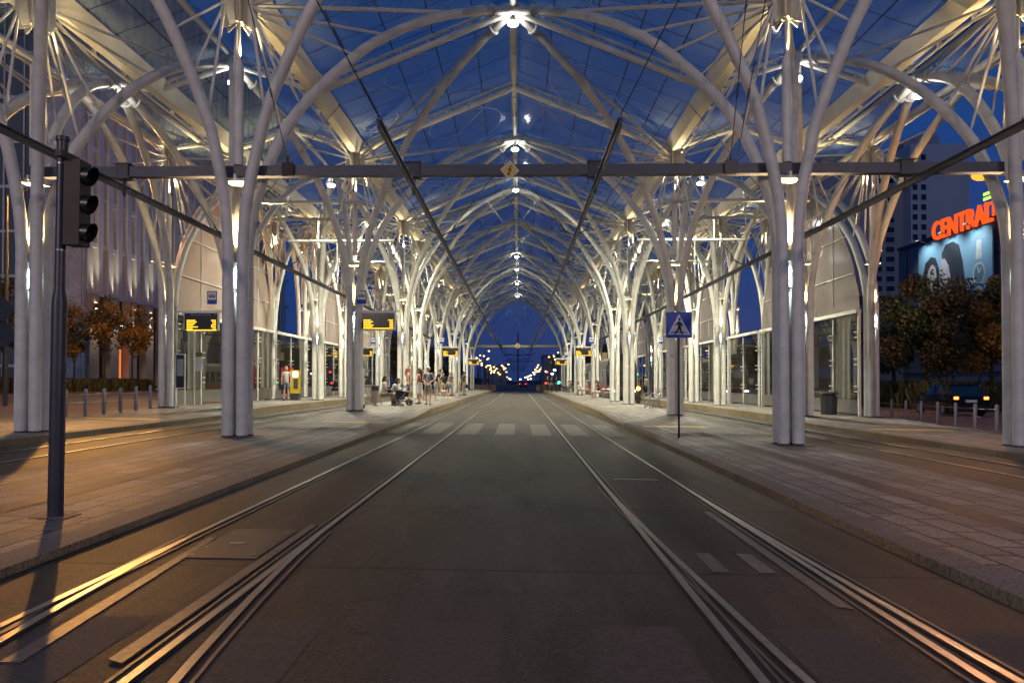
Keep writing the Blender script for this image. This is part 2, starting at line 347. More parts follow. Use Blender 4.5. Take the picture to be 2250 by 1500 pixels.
for s in (-1, 1):
    island(3.28, 6.45, 25, 29.5, 100, s); island(9.6, 13.9, 24.5, 28.5, 100, s, True)
    # dark slab band in the near pavement
    b = MB(); b.add([(s*x, y, GZ(s*x,y)+0.004) for y in (-7.9,8,19.5) for x in (4.68,4.97)], [(0,1,3,2),(2,3,5,4)])
    tag(b.build('pavement_band', M['band'], smooth=False), kind='structure')
    for x0, x1, y0, y1 in ((3.75,5.6,21.6,22.2),(10.2,12.6,21.4,22.0)):
        b = MB(); b.add([(s*x0,y0,GZ(s*x0,y0)+.004),(s*x1,y0,GZ(s*x1,y0)+.004),(s*x1,y1,GZ(s*x1,y1)+.005),(s*x0,y1,GZ(s*x0,y1)+.005)], [(0,1,2,3)])
        tag(b.build('tactile_strip', M['yellow_line'], smooth=False), kind='structure')
# crosswalks: painted bars and, in front, a worn one
def bar(name, xc, y0, y1, w, mt, z=0.004, skew=0):
    b = MB(); b.add([(xc-w/2,y0,slope(xc-w/2)+z),(xc+w/2,y0,slope(xc+w/2)+z),(xc+w/2,y1,slope(xc+w/2)+z),(xc-w/2,y1,slope(xc-w/2)+z)], [(0,1,2,3)])
    tag(b.build(name, mt, smooth=False), kind='structure')
for k in range(-3, 4): bar('crosswalk_bar', -0.2+0.96*k, 19.0, 24.0, 0.5, M['stripe'])
for k in range(-3, 4): bar('worn_crosswalk_bar', -0.17+0.98*k, 1.2, 4.22, 0.49, M['coarse'], -0.001)
for s in (-1, 1):
    for k in range(3): bar('crosswalk_bar', s*(6.95+0.96*k), 19.4, 23.6, 0.5, M['stripe'])
# rails
def rail(name, pts, label, w=0.050, wide=0.16, group=None):
    """grooved rail: running head, dark groove, guard lip; sub-cm above the slab"""
    P = [Vector((x, y, slope(x))) for x, y in pts]
    t = thing(name, label, 'rail', P[0], 0, group or 'tram rails in the track bed')
    def strip(off, wd, z, mt, nm):
        b = MB(); vs = []
        for i, p in enumerate(P):
            d = (P[min(i+1,len(P)-1)]-P[max(i-1,0)]).normalized(); n = Vector((d.y,-d.x,0))
            q = p - P[0]
            vs += [q+n*(off-wd/2)+Vector((0,0,z)), q+n*(off+wd/2)+Vector((0,0,z)), q+n*(off+wd/2)+Vector((0,0,-0.02)), q+n*(off-wd/2)+Vector((0,0,-0.02))]
        fs = []
        for i in range(len(P)-1):
            a = 4*i; c = 4*(i+1); fs += [(a,a+1,c+1,c),(a+1,a+2,c+2,c+1),(a+3,a,c,c+3)]
        b.add(vs, fs); b.build(nm, mt, t, smooth=False)
    sg = 1 if wide > 0 else -1
    strip(0, w, 0.012, M['rail'], 'rail_head'); strip(sg*0.047, 0.036, 0.001, M['groove'], 'groove')
    strip(sg*0.078, 0.022, 0.007, M['railside'], 'guard_lip'); strip(-sg*0.034, 0.014, 0.002, M['groove'], 'joint_filler')
ys = [-4,0,2,4,6,8,10,15,20,40,104,420]
for xc, nm in ((-2.09,'left centre'),(1.80,'right centre'),(-8.3,'outer left'),(8.3,'outer right')):
    rail('tram_rail', [(xc-0.52,y) for y in ys], 'polished grooved tram rail, left-hand rail of the %s track' % nm, wide=1)
    rail('tram_rail', [(xc+0.52,y) for y in ys], 'polished grooved tram rail, right-hand rail of the %s track' % nm, wide=-1)
def branch(x0, y0, dx): return [(x0+dx*max(0, (y0-y)/5.0)**1.6, y) for y in [y0, y0-1, y0-2, y0-3, y0-4, y0-5, y0-6, y0-8, y0-10]]
rail('switch_rail', branch(-2.61, 6.4, 0.42), 'diverging switch rail beside the left-hand rail of the left centre track', wide=1, group='switch rails in the foreground')
rail('switch_rail', branch(-1.57, 6.6, 0.42), 'diverging switch rail beside the right-hand rail of the left centre track', wide=-1, group='switch rails in the foreground')
rail('switch_rail', branch(1.28, 9.8, 0.14), 'diverging switch rail close beside the left-hand rail of the right centre track', wide=1, group='switch rails in the foreground')
rail('switch_rail', branch(2.32, 9.8, 0.10), 'diverging switch rail close beside the right-hand rail of the right centre track', wide=-1, group='switch rails in the foreground')
# flat steel covers and slabs beside the switches
def plate(pts, mt, z, nm='switch_cover', lab='flat steel cover plate beside the switch rails'):
    b = MB(); b.prism([(x, y, slope(x)+z-0.01) for x, y in pts], (0,0,0.01)); return tag(b.build(nm, mt, smooth=False), lab, 'cover plate')
plate([(-2.27,3.5),(-2.17,3.5),(-2.38,6.3),(-2.44,6.3)], M['cover'], 0.006, lab='long narrow steel strip beside the outer rail of the left centre track')
plate([(-1.78,3.55),(-1.69,3.50),(-1.685,6.9),(-1.75,6.9)], M['cover'], 0.012, lab='long raised steel strip beside the inner rail of the left centre track')
t = plate([(-2.36,5.6),(-1.80,5.6),(-1.80,6.7),(-2.36,6.7)], mat('cover_dark',(0.06,0.052,0.045),0.55,0.4,noise=0.6,scale=25), 0.004, nm='switch_box_lid', lab='dark square switch box lid between the rails of the left centre track')
for i in range(2):
    for j in range(4):
        b = MB(); b.cyl((-2.32+0.48*i, 5.70+0.27*j, slope(-2)+0.004), 0.014, 0.006, 8); b.build('bolt', M['steel'], t)
b = MB(); b.box((-2.12,6.1,slope(-2)+0.007),(0.14,0.07,0.005)); b.build('name_plate', M['steel'], t)
plate([(2.11,4.65),(2.20,4.6),(2.19,8.0),(2.12,8.0)], M['cover'], 0.005, lab='long narrow steel strip beside the outer rail of the right centre track')
plate([(1.57,5.45),(1.69,5.45),(1.69,6.05),(1.57,6.05)], M['cover'], 0.003, lab='small flat plate next to the inner rail of the right centre track')
plate([(1.90,5.45),(2.02,5.45),(2.02,6.05),(1.90,6.05)], M['cover'], 0.003, lab='small flat plate next to the outer rail of the right centre track')
plate([(1.5,10.5),(2.12,10.5),(2.12,10.66),(1.5,10.66)], M['cover'], 0.005, lab='narrow steel crosspiece between the rails of the right centre track')

# ================================================================== CANOPY GEOMETRY
Y0, LB = 16.1, 11.58
XI, XM, XF = 5.9, 10.5, 13.0           # column lines: beside the tracks, on the outer platform, at the edge
XS, XG = 8.25, 11.75                   # small ridges
ZR, ZS, ZG, ZV, ZE = 12.2, 10.7, 10.15, 9.95, 9.9
def Yr(r): return Y0 + LB*r
PROF = [(0,0),(.012,.10),(.04,.2),(.075,.2875),(.12,.38),(.2,.4875),(.3,.6),(.4,.694),(.515,.78),(.64,.856),(.76,.9125),(.88,.9625),(1,1)]
def prof(u):
    for (a, x), (b, y) in zip(PROF, PROF[1:]):
        if u <= b: return x + (y-x)*(u-a)/(b-a)
    return 1
ZT = 4.2
def armpt(sx, sy, dx, dy, zc, u):
    ox, oy = 0.155*sx, 0.155*sy
    return Vector((ox + (dx-ox)*u, oy + (dy-oy)*u, ZT + (zc-ZT)*prof(u)))
# smooth the profile: resample the polyline with Catmull-Rom
def crom(P, n=4):
    out = []
    for i in range(len(P)-1):
        p0, p1, p2, p3 = P[max(i-1,0)], P[i], P[i+1], P[min(i+2,len(P)-1)]
        for k in range(n):
            t = k/n; out.append(0.5*((2*p1)+(p2-p0)*t+(2*p0-5*p1+4*p2-p3)*t*t+(3*p1-p0-3*p2+p3)*t**3))
    out.append(P[-1]); return out
_arm = {}
def arm_mesh(dx, dy, zc, R=0.124):
    k = (round(dx,2), round(dy,2), round(zc,2))
    if k not in _arm:
        sx, sy = (1 if dx > 0 else -1), (1 if dy > 0 else -1)
        if abs(dx) < 0.01: sx = 1 if k[1] > 0 else -1   # arms along the edge line use their own corner
        P = [armpt(sx, sy, dx, dy, zc, u) for u, _ in PROF]; P = crom(P, 3)
        P = [Vector((P[0].x, P[0].y, -0.15)), Vector((P[0].x, P[0].y, 2.0))] + P
        b = MB(); b.tube(P, R, 12)
        # flange plates where the top bolts on
        e = P[-1]; d = (P[-1]-P[-4]).normalized()
        b.tube([e-d*0.9, e-d*0.84], [R*1.45]*2, 12)
        _arm[k] = b.mesh('curved_arm', M['trunk'])
    return _arm[k]
_rod = {}
HUBZ = 9.35
def rod_mesh(dx, dy, zc, u, r):
    k = (round(dx,2), round(dy,2), round(zc,2), u, r)
    if k not in _rod:
        sx, sy = (1 if dx > 0 else -1), (1 if dy > 0 else -1)
        if abs(dx) < 0.01: sx = 1 if dy > 0 else -1
        e = armpt(sx, sy, dx, dy, zc, u); h = Vector((dx, dy, 0)).normalized()*0.34
        s = Vector((h.x, h.y, HUBZ + 0.28*(u/0.8)))
        d = (e-s).normalized(); b = MB(); b.tube([s, s+d*0.08, s+d*0.2, e-d*0.3, e-d*0.14, e-d*0.1], [r*.5, r*.5, r, r, r*.5, r*.5], 6)
        _rod[k] = b.mesh('stay_rod', M['white'])
    return _rod[k]
# shared hub / mast / fixture meshes
b = MB(); b.tube([(0,0,6.03),(0,0,8.2),(0,0,8.35)], [0.10,0.10,0.04], 12); MAST = b.mesh('mast', M['trunk'])
b = MB(); b.tube([(0,0,8.35),(0,0,9.2)], 0.035, 8); MASTROD = b.mesh('mast_rod', M['white'])
b = MB(); b.tube([(0,0,9.12),(0,0,9.62),(0,0,9.95)], [0.13,0.13,0.2], 16); HUBC = b.mesh('hub_cup', M['hub'])
b = MB()
for a in range(8):
    th = a*PI/4 + PI/8; d = Vector((math.cos(th), math.sin(th), 0)); q = Vector((-d.y, d.x, 0))*0.012
    b.prism([d*0.12+q+Vector((0,0,8.98+0.1)), d*0.30+q+Vector((0,0,8.98)), d*0.38+q+Vector((0,0,9.15)), d*0.38+q+Vector((0,0,9.75)), d*0.12+q+Vector((0,0,9.75))], -2*q)
HUBP = b.mesh('hub_plates', M['trunk'], smooth=False)
b = MB(); b.box((0,0,5.66),(0.42,0.42,0.05)); b.box((0,0,5.735),(0.46,0.05,0.1)); b.box((0,0,5.735),(0.05,0.46,0.1)); CAPP = b.mesh('cap_plate', M['trunk'], smooth=False)
b = MB(); b.box((0,0,4.02),(0.10,0.10,0.22)); b.cyl((0,0,4.13),0.045,0.05,10); FIX = b.mesh('light_fixture', M['trunk'], smooth=False)
b = MB(); b.cyl((0,0,4.181),0.036,0.006,10); FIXE = b.mesh('lamp_glass', M['warm_emit'])
b = MB(); b.cyl((0,0,3.895),0.036,0.006,10); FIXC = b.mesh('lamp_glass', M['cool_emit'])
b = MB(); b.tube([(0.165,0,3.3),(-0.165,0,3.3)],0.03,8); b.tube([(0,0.165,3.32),(0,-0.165,3.32)],0.03,8); LINK = b.mesh('cross_link', M['trunk'])
MAINU = [(.10,.032),(.16,.032),(.24,.032),(.34,.035),(.46,.035),(.78,.05)]
SIDEU = [(.14,.03),(.24,.03),(.36,.03),(.50,.032),(.70,.035)]
XO = 0.12   # the outer lines stand a touch to the right
def column(x, r, arms, label, group):
    if abs(x) > 8:
        o = XO + (0.18 if (r == 0 and x > 0) else 0); x += o; arms = [(dx-(o if abs(dx) > .01 else 0), dy, zc, mn) for dx, dy, zc, mn in arms]
    """arms: list of (dx, dy, zc, main?)"""
    t = thing('canopy_column', label, 'column', (x, Yr(r), 0), 0, group)
    gz = GZ(x, Yr(r)); bb = MB(); bb.box((0,0,gz+0.004),(0.86,0.80,0.008)); bb.build('base_slab', M['kerb'], t, smooth=False)
    bb = MB()
    for sx in (-1,1):
        for sy in (-1,1): bb.tube([(sx*.155,sy*.155,gz+.009),(sx*.155,sy*.155,gz+.04)],.130,12)
    bb.build('base_seal', M['dark'], t)
    for dx, dy, zc, mn in arms:
        a = link('curved_arm', arm_mesh(dx, dy, zc), t)
        us = MAINU if mn else SIDEU
        if r > 4.6: us = us[::2]
        for u, rr in us: link('stay_rod', rod_mesh(dx, dy, zc, u, rr), t)
    link('mast', MAST, t); link('mast_rod', MASTROD, t)
    h = link('hub', HUBC, t); link('hub_plates', HUBP, h)
    link('cap_plate', CAPP, t); link('cross_link', LINK, t)
    f = link('light_fixture', FIX, t); link('lamp_glass', FIXE, f); link('lamp_glass', FIXC, f)
    near = r < 0.5
    lamp('SPOT', (0,0,4.2), 1300.0 if near else 650.0, (1.0,0.70,0.30), t, 0.03, (PI,0,0), 100, 0.8)
    lamp('SPOT', (0,0,3.88), 300.0 if near else 180.0, (0.78,0.93,1.0), t, 0.03, (0,0,0), 110, 0.8)
    lamp('SPOT', (0.07,0,8.42), 120.0 if near else 260.0, (1.0,0.80,0.46), t, 0.04, (PI,0,0), 130, 0.8)
    return t
ROWS = [0,1,2,2.5,3.5,4.5,5,6,7]
SEG = [(-0.25,2.25),(2.25,4.75),(4.75,7.25)]
NODE = {0:(-.25,.5),1:(-.5,.5),2:(-.5,.25),2.5:(-.25,.5),3.5:(-.5,.5),4.5:(-.5,.25),5:(-.25,.5),6:(-.5,.5),7:(-.5,.25)}
SD = {-1:'left', 1:'right'}
for i, r in enumerate(ROWS):
    for s in (-1, 1):
        a, c = NODE[r]; da, dc = a*LB, c*LB
        A = [(-s*XI, da, ZR, 1), (-s*XI, dc, ZR, 1), (s*(XS-XI), da, ZS, 0), (s*(XS-XI), dc, ZS, 0)]
        column(s*XI, r, A, 'white column of curving steel tubes beside the centre tracks on the %s, %s from the camera' % (SD[s], ORD[i]), 'columns beside the centre tracks')
        A = [(-s*(XM-XS), da, ZS, 0), (-s*(XM-XS), dc, ZS, 0), (s*(XG-XM), da, ZG, 0), (s*(XG-XM), dc, ZG, 0)]
        column(s*XM, r, A, 'white column of curving steel tubes on the %s outer pavement beside the side track, %s from the camera' % (SD[s], ORD[i]), 'columns on the outer platforms')
        A = [(-s*(XF-XG), da, ZG, 0), (-s*(XF-XG), dc, ZG, 0), (0, da, ZE, 0), (0, dc, ZE, 0)]
        column(s*XF, r, A, 'white column of curving steel tubes on the %s outermost edge of the canopy, %s from the camera' % (SD[s], ORD[i]), 'columns along the edge of the canopy')
# ------------------------------------------------------------------ roof
RIDGE = 12.52; VAL = 10.22; SR = 11.0; SG = 10.45; EV = 10.2; XE = 13.5
FOLD = [(0,RIDGE),(XI,VAL),(XS,SR),(XM,VAL),(XG,SG),(XE,EV)]
roof = thing('canopy_roof', 'glazed folded roof of white steel ribs and blue lit glass over the tram station', 'roof', (0,0,0))
segn = 0
for ya, yb in SEG:
    a, c = Yr(ya)+(0.15 if ya > 0 else -0.5), Yr(yb)-(0.15 if yb < 7 else -0.5)
    rs = [r for r in [ya] + [ya + .25 + .5*k for k in range(5)] + [yb]]
    # ridge beam and small ridges
    b = MB(); P = [(0, Yr(r), RIDGE-0.16) for r in (ya, yb)]; b.tube(P, 0.10, 12)
    for r in rs:
        for d in (-1.9, 1.9):
            if Yr(ya) < Yr(r)+d < Yr(yb): b.tube([(0,Yr(r)+d-0.9,RIDGE-0.18),(0,Yr(r)+d+0.9,RIDGE-0.18)], 0.13, 12)
    b.build('ridge_beam', M['white'], roof)
    for s in (-1, 1):
        for xx, zz in ((XS, SR),(XG, SG)):
            b = MB(); b.tube([(s*xx, a, zz-0.14),(s*xx, c, zz-0.14)], 0.09, 10); b.build('side_ridge_beam', M['white'], roof)
        for xx in (XI, XM):
            b = MB()
            b.prism([(s*xx-0.13,a,VAL-0.42),(s*xx+0.13,a,VAL-0.42),(s*xx+0.30,a,VAL+0.02),(s*xx-0.30,a,VAL+0.02)], (0,c-a,0))
            b.build('gutter_beam', M['white'], roof, smooth=False)
            b = MB(); b.tube([(s*xx+s*0.22,a,VAL-0.5),(s*xx+s*0.22,c,VAL-0.5)], 0.035, 6)
            y = a+0.4
            while y < c: b.box((s*xx+s*0.2, y, VAL-0.45),(0.12,0.03,0.16)); y += 1.45
            b.build('gutter_pipe', M['white'], roof)
        b = MB(); b.tube([(s*XF, a, EV-0.12),(s*XF, c, EV-0.12)], 0.11, 10); b.tube([(s*XE, a, EV+0.02),(s*XE, c, EV+0.02)], 0.05, 8)
        b.build('edge_beam', M['white'], roof)
        # ribs
        for r in rs:
            y = Yr(r)
            b = MB(); lo = Vector((s*0.08,y,RIDGE-0.34)), Vector((s*(XI-0.18),y,VAL-0.34)); up = [p+Vector((0,0,0.25)) for p in lo]
            b.tube(lo, 0.095, 10); b.tube(up, 0.055, 8)
            for k in range(1, 7):
                p = lo[0].lerp(lo[1], k/7); b.box(p+Vector((0,0,0.13)), (0.02,0.05,0.22))
            b.build('roof_rib', M['white'], roof)
            b = MB(); Q = [(XI,VAL-.3),(XS,SR-.32),(XM,VAL-.3),(XG,SG-.28),(XF,EV-.2)]
            for (x1,z1),(x2,z2) in zip(Q, Q[1:]):
                b.tube([(s*x1,y,z1),(s*x2,y,z2)], 0.075, 8); b.tube([(s*x1,y,z1+.2),(s*x2,y,z2+.2)], 0.045, 6)
                for k in (1,2,3):
                    b.box((s*(x1+(x2-x1)*k/4), y, z1+(z2-z1)*k/4+0.1),(0.02,0.04,0.2))
            b.build('side_rib', M['white'], roof)
        # glass slopes with joint grid and printed arcs
        for (x1,z1),(x2,z2) in zip(FOLD, FOLD[1:]):
            p = lambda u, y, d=0: (s*(x1+(x2-x1)*u), y, z1+(z2-z1)*u+d)
            b = MB(); b.add([p(0,a),p(1,a),p(1,c),p(0,c)], [(0,1,2,3)])
            g = b.build('glass_slope', M['roofglass'], roof, smooth=False)
            b = MB(); W = math.hypot(x2-x1, z2-z1); nu = max(1, round(W/1.25)); ny = round((c-a)/1.25)
            hw = 0.017/W
            for k in range(0, nu+1):
                u = k/nu; b.add([p(u-hw,a,-.012),p(u+hw,a,-.012),p(u+hw,c,-.012),p(u-hw,c,-.012)], [(0,1,2,3)])
            for k in range(0, ny+1):
                y = a+(c-a)*k/ny; b.add([p(0,y-.014,-.014),p(1,y-.014,-.014),p(1,y+.014,-.014),p(0,y+.014,-.014)], [(0,1,2,3)])
            b.build('pane_joints', M['joint'], g, smooth=False)
            if x1 == 0:
                b = MB(); rnd = random.Random(int(ya*10)+s)
                for q in range(20):
                    R = rnd.uniform(0.6, 2.3); cx = rnd.uniform(0.5, W-0.5); cyy = rnd.uniform(a+1, c-1); a0 = rnd.uniform(0, 6.28); sw = rnd.uniform(2.0, 5.5)
                    pr = None
                    for k in range(29):
                        th = a0+sw*k/28; pts = []
                        for rr in (R-.012, R+.012):
                            U = (cx+rr*math.cos(th))/W; pts.append((min(max(U,0.01),0.99), min(max(cyy+rr*math.sin(th),a),c)))
                        if pr: b.add([p(*pr[0],-.02),p(*pr[1],-.02),p(*pts[1],-.02),p(*pts[0],-.02)], [(0,1,2,3)])
                        pr = pts
                b.build('printed_arcs', M['frit'], g, smooth=False)
            # thin cable bracing under the main slopes
            if x1 == 0:
                b = MB()
                for k in range(len(rs)-1):
                    ym, yn = Yr(rs[k]), Yr(rs[k+1])
                    b.tube([p(.05,ym,-.1),p(.5,(ym+yn)/2,-.55),p(.95,yn,-.1)], .010, 4); b.tube([p(.95,ym,-.1),p(.5,(ym+yn)/2,-.55),p(.05,yn,-.1)], .010, 4)
                b.build('bracing_cables', M['steel'], roof)
# ------------------------------------------------------------------ lamps in the roof
def roof_lamp(x, r, z, power, label, dy=0.0):
    t = thing('ceiling_lamp', label, 'lamp', (x, Yr(r)+dy, z), 0, 'lamps hanging under the roof')
    b = MB(); b.cyl((0,0,0.05), 0.10, 0.10, 16); b.tube([(0,0,.14),(0,0,.62)], .03, 8); b.build('housing', M['steel'], t)
    b = MB(); b.sphere((0,0,0.0), 0.16, 14, 8, (1,1,0.45)); b.build('lens', M['white_emit'], t)
    lamp('SPOT', (0,0,-0.12), power, (1.0,0.945,0.71), t, 0.12, (0,0,0), 156, 1.0)
    return t
ridge_r = [(.5,0),(1.5,0),(2.12,0),(3.0,0),(4.0,0),(4.62,0),(5.5,0),(6.5,0)]
for i, (r, d) in enumerate(ridge_r):
    if r == 3.0: continue
    roof_lamp(0, r, 11.84 if r < 1 else 11.72, 3600.0 if r > 1 else 320.0, 'bright white round lamp under the main ridge, %s from the camera' % ORD[i])
i = 0
for r in (.5, 1.5, 2.25, 3.0, 4.0, 5.5):
    for s in (-1, 1):
        roof_lamp(s*XS, r, 10.15, 6800.0 if r > 1 else 160.0, 'small white lamp under the %s side ridge, %s from the camera' % (SD[s], ORD[i]))
    i += 1
for s in (-1, 1): roof_lamp(s*XG, .5, 9.62, 200.0, 'bright white lamp under the edge of the roof on the %s' % SD[s])
# ================================================================== OVERHEAD LINE
def portal(name, label, y, x0, x1, z, mt, clamps, h=0.21):
    t = thing(name, label, 'beam', ((x0+x1)/2, y, 0)); cx = (x0+x1)/2
    b = MB(); b.box((0,0,z),(x1-x0, 0.13, h)); b.box((0,0,z-h/2-0.011),(x1-x0,0.2,0.02)); b.build('beam', mt, t, smooth=False)
    for X in clamps:
        b = MB(); b.box((X-cx,0,z),(0.26,0.22,h+0.07)); b.box((X-cx,0,z+h/2+0.05),(0.34,0.28,0.02)); b.box((X-cx,0,z-h/2-0.05),(0.34,0.28,0.02))
        for k in (-.12,0,.12): b.cyl((X-cx+k,0.05,z+h/2+.06),.012,.05,6)
        b.tube([(X-cx,0,z-h/2-.05),(X-cx,0,z-h/2-.42)],0.035,8); b.build('clamp', M['dark'], t)
    return t
XC = (-2.09, 1.80); XSD = (-8.4, 8.4)
pb = portal('catenary_beam', 'dark grey steel beam crossing all the tracks between the nearest columns', Y0, -10.45, 10.45, 5.90, M['beam'], XC+XSD)
for px in (632, 1605):
    p = atY(px, Y0-0.13, 372); b = MB(); b.box((p.x-pb.location.x,-0.12,5.9),(0.24,0.05,0.30)); b.box((p.x-pb.location.x,-0.10,6.1),(0.05,0.05,0.16)); b.build('hanger_plate', M['rust'] if px < 1000 else M['dark'], pb, smooth=False)
def diamond(y, z, a, X, label, tilt=0.0):
    t = thing('warning_sign', label, 'sign', (X, y, z)); t.rotation_euler = (0, tilt, 0)
    for k, (mt, rr) in enumerate(((M['signwhite'], a), (M['signyellow'], a*0.87))):
        b = MB(); b.prism([(rr,-0.012-0.003*k,0),(0,-0.012-0.003*k,rr),(-rr,-0.012-0.003*k,0),(0,-0.012-0.003*k,-rr)], (0,0.012,0)); b.build(('border','panel')[k], mt, t, smooth=False)
    bolt = [(0.10,0.52),(-0.22,-0.02),(0.02,0.02),(-0.14,-0.34),(-0.22,-0.30),(-0.16,-0.60),(0.06,-0.40),(-0.03,-0.36),(0.22,0.16),(-0.04,0.10),(0.20,0.52)]
    b = MB(); b.prism([(x*a,-0.020,z_*a) for x, z_ in bolt], (0,0.003,0)); b.build('lightning_bolt', M['signblack'], t, smooth=False)
p = atY(1120, Y0-0.15, 373)
diamond(Y0-0.1, p.z, 0.205, p.x, 'yellow diamond high voltage sign with black lightning bolt on the nearest dark beam', 0.07)
t = portal('catenary_beam', 'pale yellowish beam across the far end of the station', Yr(7), -6.2, 6.2, 5.95, mat('beam_far_paint',(0.30,0.30,0.14),0.5), XC, 0.26)
diamond(Yr(7)-0.2, 5.95, 0.42, 0.0, 'small yellow diamond sign in the middle of the far end beam')
def contact(X, y0, y1, z, label):
    t = thing('overhead_contact_rail', label, 'contact rail', (X, y0, z))
    b = MB(); L = y1-y0; b.box((0,L/2,0.045),(0.085,L,0.025)); b.box((0,L/2,-0.02),(0.03,L,0.10)); b.box((0,L/2,-0.07),(0.055,L,0.03)); b.build('rail_profile', M['dark'], t, smooth=False)
    y = 0.4
    while y < L:
        b = MB(); b.box((0,y,0.075),(0.11,0.05,0.04)); b.build('rail_clip', M['steel'], t, smooth=False); y += 0.62 if y < 3 else 5.8
    k = 0; y = Yr(.5)-y0
    while y < L:
        for s in (-1, 1):
            b = MB(); b.tube([(0,y,0.08),(s*0.32,y,0.25),(s*0.40,y,0.42)],0.022,6); b.tube([(s*.30,y,.24),(s*.40,y,.22),(s*.43,y,.30),(s*.37,y,.34)],.012,5); b.build('support_hook', M['dark'], t)
        b = MB(); b.tube([(0.4,y,.42),(3.2,y+.6,4.2)],.010,4); b.tube([(-.4,y,.42),(-3.2,y+.6,4.2)],.010,4); b.build('suspension_wire', M['wire'], t)
        y += 5.79
    return t
for X, nm in ((XC[0],'left centre'),(XC[1],'right centre')):
    t = contact(X, 12.0, 104, 5.52, 'dark rigid overhead contact rail running above the %s track' % nm)
    s = -1 if X < 0 else 1
    b = MB(); b.tube([(0,0.05,0.1),(s*1.5,-2.0,2.9),(s*2.6,-3.5,4.9)],0.011,5); b.build('anchor_wire', M['wire'], t)
for X, nm in ((XSD[0],'left'),(XSD[1],'right')):
    t = contact(X, 3.0, 104, 5.55, 'dark rigid overhead contact rail above the %s side track' % nm)
for px, top in ((632, [(545,0)]), (1605, [(1640,0),(1682,0)])):
    for q, tp in enumerate(top):
        a = atY(px+(q*14), Y0-.12, 352); e = atY(tp[0], 14.4, tp[1]); e2 = a.lerp(e, 1.6); m_ = a.lerp(e, 0.42)
        t = thing('hanger_wire', 'thin black hanger wire with insulator above the %s plate of the beam%s' % (('rusty left','dark right')[px > 1000], (', inner one',', outer one')[q] if px > 1000 else ''), 'wire', a)
        b = MB(); b.tube([(0,0,0), e2-a], 0.010, 5); b.build('wire', M['wire'], t)
        b = MB(); d = (e-a).normalized()
        for k in range(5): c = (m_-a)+d*(0.035*k); b.tube([c, c+d*0.012], 0.035, 8)
        b.build('insulator', M['black'], t)
# galvanised cross bars above the side tracks
for i, (r, z) in enumerate(((1,7.92),(1.27,7.98),(1.68,7.98),(2.23,7.98),(3.5,7.92),(4.5,7.92))):
    for s in (-1, 1):
        t = thing('cross_bar', 'pale galvanised pipe across the %s side track high up, %s from the camera' % (SD[s], ORD[i]), 'pipe', (s*8.2, Yr(r)-0.35, z), 0, 'pipes across the side tracks')
        b = MB(); b.tube([(-2.5,0,0),(2.5,0,0)], 0.06, 10)
        for k in range(-3, 4): b.tube([(k*0.7-.04,0,0),(k*0.7+.04,0,0)], 0.075, 10)
        b.build('pipe', M['conduit'], t)
        b = MB(); b.tube([(0.2*s,0,0),(0.2*s,0,-2.35)],0.02,6); b.tube([(1.1*s,0,0),(1.1*s,0,.9),(1.1*s,0.5,2.0)],0.03,6); b.build('dropper', M['conduit'], t)

# ================================================================== STREET FURNITURE
# traffic light in the left foreground, seen from the side
x = -4.09; y = 6.84; zg = GZ(x, y)
t = thing('traffic_light', 'dark grey traffic light pole in the left foreground, three lamp head seen from its side', 'traffic light', (x, y, zg))
t.rotation_euler = (0, 0.012, 0)
b = MB(); b.tube([(0,0,-0.05),(0,0,1.98),(0,0,2.08),(0,0,3.47)], [.066,.066,.046,.046], 20); b.build('pole', M['dark'], t)
b = MB(); b.tube([(0,0,3.46),(0,0,3.5)], .058, 16); b.build('pole_cap', M['dark'], t)
b = MB(); b.box((0,0,0.004),(0.34,0.26,0.006)); b.build('base_plate', M['kerb'], t, smooth=False)
b = MB()
for zz in (2.44, 3.24): b.tube([(0,0,zz),(0,0,zz+0.015)], .050, 16)
b.build('clamp_band', M['steel'], t)
b = MB(); b.box((0.145,-0.0,2.88),(0.15,0.18,0.78)); b.box((0.06,-0.02,3.31),(0.06,0.28,0.06)); b.build('signal_head', mat('signal_brown',(0.035,0.022,0.018),0.6,noise=.3,scale=5), t, smooth=False)
for zz in (3.13, 2.87, 2.61):
    b = MB(); n = 12; P = []
    for k in range(n+1):
        th = math.radians(-65)+math.radians(310)*k/n; P.append((math.cos(th)*0.088, math.sin(th)*0.088))
    vs = [(0.22, 0.0+a, zz+c) for a, c in P] + [(0.22+0.10*(0.30+0.70*max(0,.5+.5*math.sin(math.radians(-65)+math.radians(310)*k/n))), 0.0+a, zz+c) for k, (a, c) in enumerate(P)]
    b.add(vs, [(k,k+1,n+2+k,n+1+k) for k in range(n)]); b.add([vs[k] for k in range(n+1)], [tuple(range(n+1))]); b.build('lamp_hood', M['black'], t)
    b = MB(); b.tube([(0.221,0,zz),(0.228,0,zz)],0.08,16); b.build('lamp_lens', M['carglass'], t)
# pedestrian crossing sign
x, y = 3.90, 17.6; zg = GZ(x, y)
t = thing('crossing_sign', 'blue square pedestrian crossing sign on a black post beside the right track', 'sign', (x, y, zg))
b = MB(); b.cyl((0,0,-0.03),0.026,2.98,12); b.build('post', M['black'], t)
b = MB(); b.box((0,-0.035,2.63),(0.60,0.02,0.60)); b.box((0,-0.02,2.63),(0.5,0.02,0.04)); b.build('sign_panel', M['blue'], t, smooth=False)
b = MB(); b.prism([(-.265,-.048,2.40),(.265,-.048,2.40),(0,-.048,2.88)],(0,.003,0)); b.build('white_triangle', M['signwhite'], t, smooth=False)
b = MB()
def pp(pts): b.prism([(xx*0.95,-.053,2.395+zz*0.95) for xx, zz in pts],(0,.004,0))
pp([(-.20,.055),(.20,.055),(.20,.072),(-.20,.072)])
pp([(-.035,.33),(.02,.34),(.055,.30),(.045,.19),(-.02,.19),(-.035,.25)])            # torso
